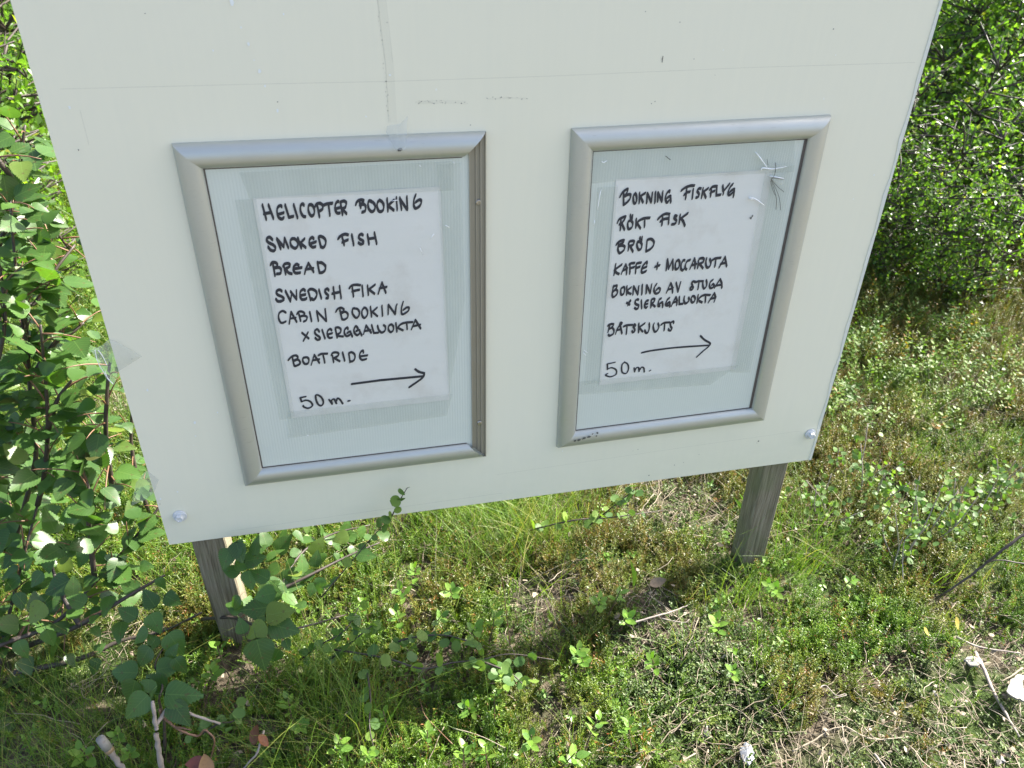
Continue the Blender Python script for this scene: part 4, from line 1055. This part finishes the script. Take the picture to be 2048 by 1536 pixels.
# scattered small leafy shoots among the mat, dark leafy mat, grass, dry grass, litter
x, y = area(-.7, 2.6, -.7, 1.2, 2400)
k = (RNG.random(len(x)) < .55 + .4 * vnoise(x, y, 9, 9)) & (patches(x, y, BARE) < .5)
P_ = fin(x, y, k, .005); scatter('small_leafy_shoots', P_, rot_rand(len(P_), .3), RNG.uniform(.6, 1.0, len(P_)), V_lingsmall, M_lingon)
x, y = area(-.5, 1.8, -.7, .5, 40000)
k = RNG.random(len(x)) < np.clip(patches(x, y, GREEN) * .7 + .03 + .08 * patches(x, y, BARE), 0, 1)
P_ = fin(x, y, k, .004); scatter('creeping_mat', P_, rot_rand(len(P_), .3), RNG.uniform(.8, 1.4, len(P_)), V_mat, M_moss)
x, y = area(-.9, 2.4, -.75, 1.2, 16000)
leftg = ((x < .12) & (y > .08)) * .5 + ((x < .0) & (y < 0)) * .35
k = RNG.random(len(x)) < np.clip(patches(x, y, GRASSY) * .75 + leftg + .02 + .04 * (vnoise(x, y, 6, 21) > .3), 0, 1)
P_ = fin(x, y, k); scatter('fine_grass', P_, rot_rand(len(P_), .25), RNG.uniform(.5, 1.1, len(P_)), V_grass, M_grass)
TALL = [(1000, 1070, .08), (930, 1045, .08), (1080, 1030, .08), (640, 1400, .05), (720, 1460, .05), (1600, 1060, .04), (860, 1010, .1), (1120, 1000, .07)]
V_tall = [blades(90 + s, 6, .24, .0016, .75, M_grass, .015) for s in range(6)]
x, y = area(-.4, 1.6, -.6, 1.0, 9000)
k = RNG.random(len(x)) < np.clip(patches(x, y, TALL) * .5, 0, 1)
P_ = fin(x, y, k); scatter('tall_grass', P_, rot_rand(len(P_), .22), RNG.uniform(.5, 1.1, len(P_)), V_tall, M_grass)
x, y = area(-4, 5, .9, 8, 9000)
k = RNG.random(len(x)) < np.where(x < .3, .75, .02)
P_ = fin(x, y, k); scatter('meadow_grass', P_, rot_rand(len(P_), .25), RNG.uniform(.6, 1.2, len(P_)), V_grassfar, M_grass)
DRY = [(1340, 1280, .07), (1080, 1160, .07), (1900, 810, .12), (1960, 760, .14), (1360, 985, .12), (1640, 1040, .07), (1850, 860, .1), (1480, 1500, .1), (1440, 1260, .04), (1700, 920, .12)]
x, y = area(-.8, 3.2, -.7, 1.8, 9000)
k = RNG.random(len(x)) < np.clip(patches(x, y, DRY) * .55 + .02, 0, 1)
P_ = fin(x, y, k); scatter('dry_grass', P_, rot_rand(len(P_), .45), RNG.uniform(.5, 1.2, len(P_)), V_drygrass, M_dry)
x, y = area(-.6, 2.2, -.75, 1.1, 34000)
k = RNG.random(len(x)) < np.clip(patches(x, y, BARE) * .9 + .10 + .25 * patches(x, y, GREEN), 0, 1)
P_ = fin(x, y, k, .006 ); P_[:, 2] += RNG.uniform(0, .022, len(P_))
scatter('dry_litter', P_, rot_rand(len(P_), .25), RNG.uniform(.4, 1.2, len(P_)), V_straw, M_dry)
x, y = area(-.6, 2.2, -.75, 1.1, 7000)
k = RNG.random(len(x)) < np.clip(patches(x, y, BARE) * .9 + .12, 0, 1)
P_ = fin(x, y, k, .006); P_[:, 2] += RNG.uniform(0, .02, len(P_))
scatter('fallen_leaf_flakes', P_, rot_rand(len(P_), .4), RNG.uniform(.4, 1.0, len(P_)), V_flake, M_dry)

# ------------------------------------------------------------------ background thicket: every shrub its own stems and crown
def crown_mesh(seed, H, R, n, ls):
    q = np.random.default_rng(seed); m = MB(); stems = MB(); tips = []
    ns = 7
    for s in range(ns):
        a = q.uniform(0, 6.28); r = R * q.uniform(.2, .8); h = H * q.uniform(.7, 1.05)
        b = np.array([math.cos(a) * .12 * R, math.sin(a) * .12 * R, -.05]); tpt = np.array([math.cos(a) * r, math.sin(a) * r, h])
        mid = (b + tpt) / 2 + q.normal(0, .05, 3); P_ = smooth_line([b, mid, tpt], 5)
        stems.tube(P_, [.008 * H / 1.6 * (1 - .75 * i / len(P_)) for i in range(len(P_))], 5)
        for i in range(1, len(P_)):
            for _ in range(4):
                d = q.normal(0, 1, 3); d[2] = abs(d[2]) * .5; d /= np.linalg.norm(d); L_ = R * q.uniform(.2, .5)
                e_ = P_[i] + d * L_; stems.tube([P_[i], (P_[i] + e_) / 2 + q.normal(0, .01, 3), e_], [.004, .003, .0015], 4)
                tips.append((P_[i], e_))
    for k in range(n):
        a_, b_ = tips[q.integers(len(tips))]; t = q.random() ** .6
        c = a_ + (b_ - a_) * t * 1.1 + q.normal(0, .035 * H / 1.6, 3)
        d = q.normal(0, 1, 3); d /= np.linalg.norm(d); nn = np.array([0, 0, 1.]) + q.normal(0, .55, 3); s_ = np.cross(d, nn); s_ /= np.linalg.norm(s_) + 1e-9; u = np.cross(s_, d)
        L_ = ls * q.uniform(.6, 1.25); w = L_ * .36; tt = float(q.random() * .999 + .001)
        m.add([c, c + d * L_ * .4 - s_ * w + u * w * .3, c + d * L_, c + d * L_ * .4 + s_ * w + u * w * .3], [(0, 1, 2), (0, 2, 3)], tt)
    return m.mesh('crown', M_bcrown), stems.mesh('trunk', M_bark, True)
CR = [crown_mesh(1, 1.6, .8, 6200, .028), crown_mesh(2, 1.4, .75, 5600, .027), crown_mesh(3, 1.9, .9, 7200, .029), crown_mesh(4, .7, .45, 3600, .023)]
TH = [  # x, y, type, scale, label
    (2.95, 1.75, 0, .95, 'tall leafy birch shrub filling the right border behind the heath'), (2.35, 2.3, 1, 1.0, 'birch shrub next to the upper right edge of the panel'), (3.6, 2.5, 2, 1.0, 'tallest birch shrub in the upper right corner'),
    (2.9, 3.3, 0, 1.1, 'birch shrub deeper in the thicket right of the panel'), (4.3, 3.4, 1, 1.2, 'birch shrub far back in the upper right corner'), (3.6, 4.4, 2, 1.1, 'farthest birch visible over the right thicket'),
    (2.25, 1.65, 3, 1.0, 'low young birch at the front of the right thicket'), (2.75, 1.15, 3, .8, 'low young birch near the right border'), (1.75, 1.95, 3, 1.2, 'low young birch hugging the right edge of the panel'), (5.0, 4.6, 0, 1.3, 'broad birch at the back right'),
    (4.4, 5.6, 2, 1.2, 'birch in the last row on the right'), (3.3, 1.9, 3, 1.1, 'bushy young birch between the tall ones at right'), (2.0, 1.45, 3, .75, 'smallest young birch in front of the thicket, beside the panel edge'), (2.5, 1.45, 3, .9, 'young birch at the foot of the thicket between panel and border'), (2.7, 2.2, 1, .95, 'medium birch shrub in the middle of the right thicket'), (2.15, .95, 3, .62, 'knee-high birch on the right border below the thicket'), (1.62, 1.22, 3, .55, 'knee-high birch close to the panel edge below the thicket'), (2.0, 1.12, 3, .6, 'knee-high birch between the panel edge and the right border'),
    (-.85, 2.0, 1, .9, 'shaded birch shrub behind the left edge of the panel'), (-1.5, 2.9, 0, 1.0, 'dark birch shrub in the upper left corner'), (-.9, 3.4, 2, 1.0, 'birch shrub behind the shaded one at upper left'),
    (-2.1, 3.8, 2, 1.1, 'tall birch farther back in the upper left corner'), (-1.5, 4.8, 0, 1.2, 'birch in the last row on the left'), (-.62, 1.35, 3, 1.1, 'low young birch left of the panel edge'), (-1.0, 1.5, 3, 1.2, 'low young birch at the left border')]
for i, (x, y, ty, s, lb) in enumerate(TH):
    root = empty('birch_shrub', (x, y, float(gz(x, y))), lb, 'shrub', 'birch thicket behind the panel')
    root.rotation_euler = (0, 0, RND.uniform(0, 6.28)); root.scale = (s, s, s * RND.uniform(.95, 1.1))
    o = link(bpy.data.objects.new('crown', CR[ty][0]), root); o['kind'] = 'stuff'
    link(bpy.data.objects.new('trunk', CR[ty][1]), root)
# far wood closing the horizon
m = MB(); q = np.random.default_rng(5)
for k in range(26000):
    a = q.uniform(.05, 2.9); r = q.uniform(7, 22); c = np.array([.5 + r * math.cos(a), r * math.sin(a), q.uniform(-.2, 3.2) * (.8 + .2 * math.sin(a * 9))])
    d = q.normal(0, 1, 3); d /= np.linalg.norm(d); s_ = np.cross(d, q.normal(0, 1, 3)); s_ /= np.linalg.norm(s_); L_ = q.uniform(.06, .14)
    m.add([c, c + d * L_ - s_ * L_ * .6, c + d * L_ * 2, c + d * L_ + s_ * L_ * .6], [(0, 1, 2, 3)], float(q.random() * .999 + .001))
tag(m.build('far_wood', M_bcrown), kind='stuff')

# ------------------------------------------------------------------ sticks, dead leaves, litter pieces
def stick(name, lines, rads, mat, label, cat='stick', group=None, k=7, caps=None):
    root = None; m = MB()
    for ln, r in zip(lines, rads):
        P_ = smooth_line(ln, 5); n = len(P_)
        P_ = [p + rvec(r * .12) for p in P_]
        m.tube(P_, [r * (1 - .5 * i / n) * (1 + .12 * math.sin(i * 2.1)) for i in range(n)], k)
    o = m.build(name, mat, smooth=True); return tag(o, label, cat, group)
Z0 = -.19
stick('dead_branch', [limb([(326, 1560), (322, 1536), (316, 1490), (311, 1452), (305, 1402)], [-.2, -.17, -.13, -.10, -.07]), limb([(312, 1450), (325, 1430), (337, 1416), (352, 1412), (390, 1431), (439, 1447)], [-.10, -.095, -.09, -.09, -.10, -.12])],
      [.0042, .0028], M_greybranch, 'forked grey dead branch standing up at the bottom left border', 'branch')
stick('dead_branch', [limb([(319, 1419), (325, 1432), (340, 1446), (366, 1463), (396, 1472), (410, 1460), (428, 1478), (426, 1500), (422, 1516)], [-.09, -.10, -.11, -.12, -.13, -.12, -.13, -.15, -.17]), limb([(350, 1454), (365, 1456), (383, 1460)], [-.115, -.11, -.11])],
      [.0019, .0015], M_twigred, 'thin brown bent twig beside the forked dead branch', 'branch')
st = stick('dead_branch', [limb([(201, 1478), (215, 1496), (232, 1520), (255, 1556)], [-.12, -.14, -.16, -.19])], [.0054], M_greybranch, 'thick cut birch stub with a white broken end at the bottom left', 'branch')
m = MB(); pp = limb([(200, 1477), (208, 1487), (216, 1497)], [-.119, -.13, -.141]); m.tube(pp, [.0054, .0060, .0056], 9); m.build('peeled_end', M_white, None, True).parent = st
m = MB(); pp = limb([(216, 1497), (221, 1504)], [-.141, -.146]); m.tube(pp, [.0056, .0056], 9); m.build('cut_face', M_cutwood, None, True).parent = st
stick('dead_branch', [limb([(527, 1462), (522, 1482), (514, 1506), (500, 1522), (478, 1548)], [-.15, -.15, -.16, -.17, -.19])], [.0018], M_greybranch, 'slim bent twig rising to a dead orange leaf', 'branch')
GS = 'dry sticks lying on the ground'
def gl(pts, h=.03):
    out = []
    for i, (a, b) in enumerate(pts):
        p = atZ(a, b, -.2); p[2] = float(gz(p[0], p[1])) + h; out.append(p)
    return out
stick('dry_stick', [gl([(1264, 1236), (1310, 1225), (1350, 1210), (1378, 1195)], .035), gl([(1325, 1223), (1370, 1228), (1382, 1222)], .03)], [.0017, .001], M_greybranch, 'pale forked stick lying in front of the right post', 'stick', GS)
stick('dry_stick', [gl([(1968, 1262), (1985, 1300), (2000, 1340), (2025, 1385), (2060, 1440)], .02)], [.0035], M_greybranch, 'long brown stick lying beside the paper scraps at the right border', 'stick', GS)
stick('dry_stick', [gl([(1925, 1248), (1975, 1262), (2060, 1275)], .03)], [.0018], M_greybranch, 'dark twig crossing above the upper paper scrap', 'stick', GS)
stick('dry_stick', [gl([(1345, 1440), (1370, 1415), (1400, 1390), (1432, 1372), (1475, 1370)], .02)], [.0012], M_dry, 'pale root curving through the bare litter patch', 'stick', GS)
stick('dry_stick', [gl([(1600, 1460), (1640, 1445), (1670, 1430), (1700, 1427)], .02), gl([(1700, 1427), (1760, 1450), (1840, 1445)], .02)], [.0014, .0012], M_dry, 'long pale root winding along the bottom right litter', 'stick', GS)
stick('dry_stick', [gl([(1645, 1355), (1660, 1345), (1680, 1370), (1697, 1368), (1698, 1372), (1675, 1376)], .03)], [.0010], M_greybranch, 'pale looped twig on the mat right of centre', 'stick', GS)
stick('dry_stick', [limb([(2060, 1060), (2005, 1100), (1955, 1140), (1900, 1180), (1870, 1198)], [-.06, -.09, -.13, -.17, -.2]), limb([(2060, 1130), (2000, 1120), (1975, 1125)], [-.1, -.1, -.11])], [.0026, .0014], M_bark, 'dark bare branch arching in from the right border', 'branch', GS)
stick('dry_stick', [gl([(2060, 1310), (2035, 1330), (2015, 1340)], .03)], [.0018], M_dry, 'tan twig by the lower paper scrap', 'stick', GS)
stick('dry_stick', [gl([(1760, 1480), (1790, 1515), (1825, 1550)], .025)], [.0018], M_greybranch, 'stout brown stick at the bottom right border', 'stick', GS)
stick('dry_stick', [limb([(1785, 1140), (1800, 1090), (1806, 1075)], [-.23, -.16, -.14]), limb([(1806, 1165), (1805, 1130), (1808, 1085), (1822, 1068)], [-.23, -.2, -.15, -.13])], [.0013, .0011], M_white, 'pair of bleached upright twigs in the heath right of the post', 'stick', GS)
stick('dry_stalk', [limb([(1020, 1290), (1013, 1230), (1007, 1170), (997, 1135)], [-.19, -.14, -.10, -.07])], [.0008], M_twigred, 'thin reddish dry grass stalk standing in the panel shadow', 'stalk', GS)
stick('dry_stick', [gl([(1180, 1490), (1240, 1460), (1310, 1440)], .03)], [.0008], M_dry, 'thin straw at the left edge of the bare litter patch', 'stick', GS)
stick('dry_stick', [gl([(905, 1488), (870, 1450), (850, 1430), (840, 1400)], .05)], [.0008], M_twigred, 'thin brown curved twig in the moss at bottom centre', 'stick', GS)
stick('dry_stick', [gl([(905, 1450), (940, 1462), (975, 1478), (1010, 1492)], .05)], [.0008], M_dry, 'pale straw near the bottom centre', 'stick', GS)
SP = sorted([(RND.uniform(1270, 2030), RND.uniform(1415, 1528), RND.uniform(30, 80), RND.uniform(0, 3.14)) for k in range(16)])
for k, (a, b, L_, w) in enumerate(SP):
    wh = ['lowest part', 'upper part'][b < 1470]; od = ['first', 'second', 'third', 'fourth', 'fifth', 'sixth', 'seventh', 'eighth', 'ninth', 'tenth', 'eleventh', 'twelfth', 'thirteenth', 'fourteenth', 'fifteenth', 'sixteenth'][k]
    stick('dry_stick', [gl([(a, b), (a + L_ * .5 * math.cos(w) + RND.uniform(-8, 8), b + L_ * .35 * math.sin(w)), (a + L_ * math.cos(w), b + L_ * .6 * math.sin(w) + RND.uniform(-10, 10))], RND.uniform(.012, .028))], [RND.uniform(.0007, .0014)],
          [M_dry, M_greybranch][k % 3 == 2], 'short %s stick, %s from the left in the %s of the bottom right litter' % (['straw-coloured', 'grey'][k % 3 == 2], od, wh), 'stick', 'short dry sticks in the bottom right litter', k=5)

def flatpiece(name, pts, h, thick, mat, label, cat):
    P0 = gl(pts, h); m = MB(); P_ = []; ctr = sum(P0) / len(P0)
    tx, ty = RND.uniform(-.25, .25), RND.uniform(-.25, .25)
    for i in range(len(P0)):
        a, b = P0[i], P0[(i + 1) % len(P0)]; L_ = np.linalg.norm(b - a)
        for t in (0, .25, .5, .75):
            p = a + (b - a) * t; d = p - ctr
            P_.append(p + rvec(.05 * L_) * [1, 1, .1] + np.array([0, 0, tx * d[0] + ty * d[1] + 2.0 * (d[0] * d[1]) + RND.uniform(-.0012, .0012)]))
    n = len(P_); up = np.array([0, 0, thick])
    cc = [ctr + np.array([0, 0, .0025])]
    m.add([p for p in P_] + [p - up for p in P_] + cc, [(2 * n, i, (i + 1) % n) for i in range(n)] + [tuple(range(n, 2 * n))[::-1]] + [(i, i + n, (i + 1) % n + n, (i + 1) % n) for i in range(n)])
    return tag(m.build(name, mat), label, cat)
M_card = plain('bleached_bark', (.19, .18, .16), .75, var=.5, scale=60, stretch=(1, 5, 1))
flatpiece('birch_bark_piece', [(1938, 1297), (1950, 1287), (1975, 1286), (1979, 1299), (1955, 1304)], .030, .003, M_card, 'small pale bark scrap, upper of the two at the right border', 'bark scrap')
flatpiece('birch_bark_piece', [(2022, 1368), (2032, 1340), (2062, 1322), (2062, 1382), (2040, 1380)], .034, .003, M_card, 'larger pale bark scrap cut by the right border', 'bark scrap')
flatpiece('plastic_scrap', [(1490, 1462), (1502, 1450), (1514, 1458), (1518, 1485), (1508, 1496), (1494, 1486)], .028, .004, plain('white_plastic', (.19, .20, .225), .4, var=.7, scale=90), 'crumpled white plastic scrap in the litter at bottom right', 'litter')
for pts, lb in [([(1484, 1520), (1496, 1510), (1500, 1536), (1488, 1542)], 'pale wood chip at the bottom border'), ([(1375, 1525), (1400, 1518), (1420, 1526), (1395, 1534)], 'flat pale chip left of the chip at the bottom border'),
                ([(1418, 1420), (1424, 1408), (1428, 1432), (1420, 1434)], 'narrow pale wood chip above the plastic scrap'), ([(1876, 1360), (1884, 1350), (1890, 1362)], 'tiny tan chip in the heath at right'), ([(2010, 1490), (2022, 1482), (2028, 1496), (2014, 1502)], 'tan chip in the lower right corner')]:
    tag(flatpiece('wood_chip', pts, .024, .002, M_card, lb, 'wood chip'), group='pale wood chips in the litter')

def loose_leaf(name, px_, py_, z, size, mat_col, label, nr, ang, curl=.6):
    mm = plain(name + '_skin', mat_col, .6, var=.35, scale=8)
    m = MB(); n = 8
    for i in range(n + 1):
        t = i / n; w = .3 * math.sin(math.pi * t ** .8) ** .8
        m.v += [(-w, t, .35 * w * curl + curl * .4 * (t - .5) ** 2), (0, t, curl * .4 * (t - .5) ** 2), (w, t, .5 * w * curl + curl * .4 * (t - .5) ** 2)]; m.t += [0] * 3
    m.f += [(3 * i + a, 3 * i + a + 1, 3 * i + a + 4, 3 * i + a + 3) for i in range(n) for a in (0, 1)]
    o = m.build(name, mm, smooth=True)
    p = atZ(px_, py_, z); a = math.radians(ang); tip = ROT[:, 0] * math.cos(a) - ROT[:, 1] * math.sin(a)
    o.matrix_world = leafmat(p - tip * size * .5, tip, np.array(nr), size)
    return tag(o, label, 'dead leaf', 'single fallen leaves')
loose_leaf('dead_leaf', 1316, 1166, -.19, .03, (.20, .145, .085), 'curled tan dead leaf on the dark soil left of the right post', (0, -.3, 1), -20, 1.2)
loose_leaf('dead_leaf', 412, 1530, -.13, .03, (.20, .115, .05), 'pale orange dead leaf cut by the bottom border', (.2, -.4, 1), -100, .6)
loose_leaf('dead_leaf', 392, 1526, -.135, .026, (.12, .032, .02), 'dark red dead leaf beside the pale orange one', (-.4, -.4, 1), 170, .8)
loose_leaf('dead_leaf', 513, 1468, -.15, .028, (.14, .05, .018), 'rust-coloured dead leaf at the top of the slim twig', (-.5, -.5, .6), -75, 1.0)
loose_leaf('dead_leaf', 526, 1482, -.15, .02, (.16, .055, .018), 'smaller rust-coloured leaf below the first on the slim twig', (.5, -.4, .6), 50, 1.0)
loose_leaf('dead_leaf', 1913, 1246, -.2, .022, (.25, .20, .03), 'yellow fallen leaf at the edge of the heath on the right', (.3, -.3, 1), 80, .5)
loose_leaf('dead_leaf', 1852, 1263, -.2, .016, (.24, .20, .035), 'small yellow leaf left of the larger yellow one', (.2, -.3, 1), 60, .5)
loose_leaf('dead_leaf', 1440, 1090, -.2, .016, (.26, .2, .1), 'straw-coloured leaf just left of the right post', (.1, -.3, 1), 10, .5)
m = MB()
for (a0, b0), (a1, b1) in [((1268, 1172), (1260, 1118))]:
    p0 = atZ(a0, b0, -.2); p1 = atZ(a1, b1, -.12); sd = ROT[:, 0] * .004
    mid = (p0 + p1) / 2 + ROT[:, 0] * .004
    m.add([p0 - sd * .5, p0 + sd * .5, mid + sd, p1, mid - sd], [(0, 1, 2, 4), (4, 2, 3)])
tag(m.build('grass_blade', M_lingon), 'single broad bright green blade standing left of the right post', 'plant')
m = MB()
for pts in [[(1478, 985), (1490, 1005), (1498, 1018)], [(1466, 993), (1482, 1012), (1492, 1030)]]:
    P_ = [atZ(a, b, -.2 + .02 * i) for i, (a, b) in enumerate(pts)]; sd = ROT[:, 1] * .005
    m.add([P_[0], P_[1] - sd, P_[2], P_[1] + sd], [(0, 1, 2, 3)])
tag(m.build('leafy_plant', M_lingon), 'narrow-leaved bright plant behind the left side of the right post', 'plant')
bpy.context.view_layer.update()
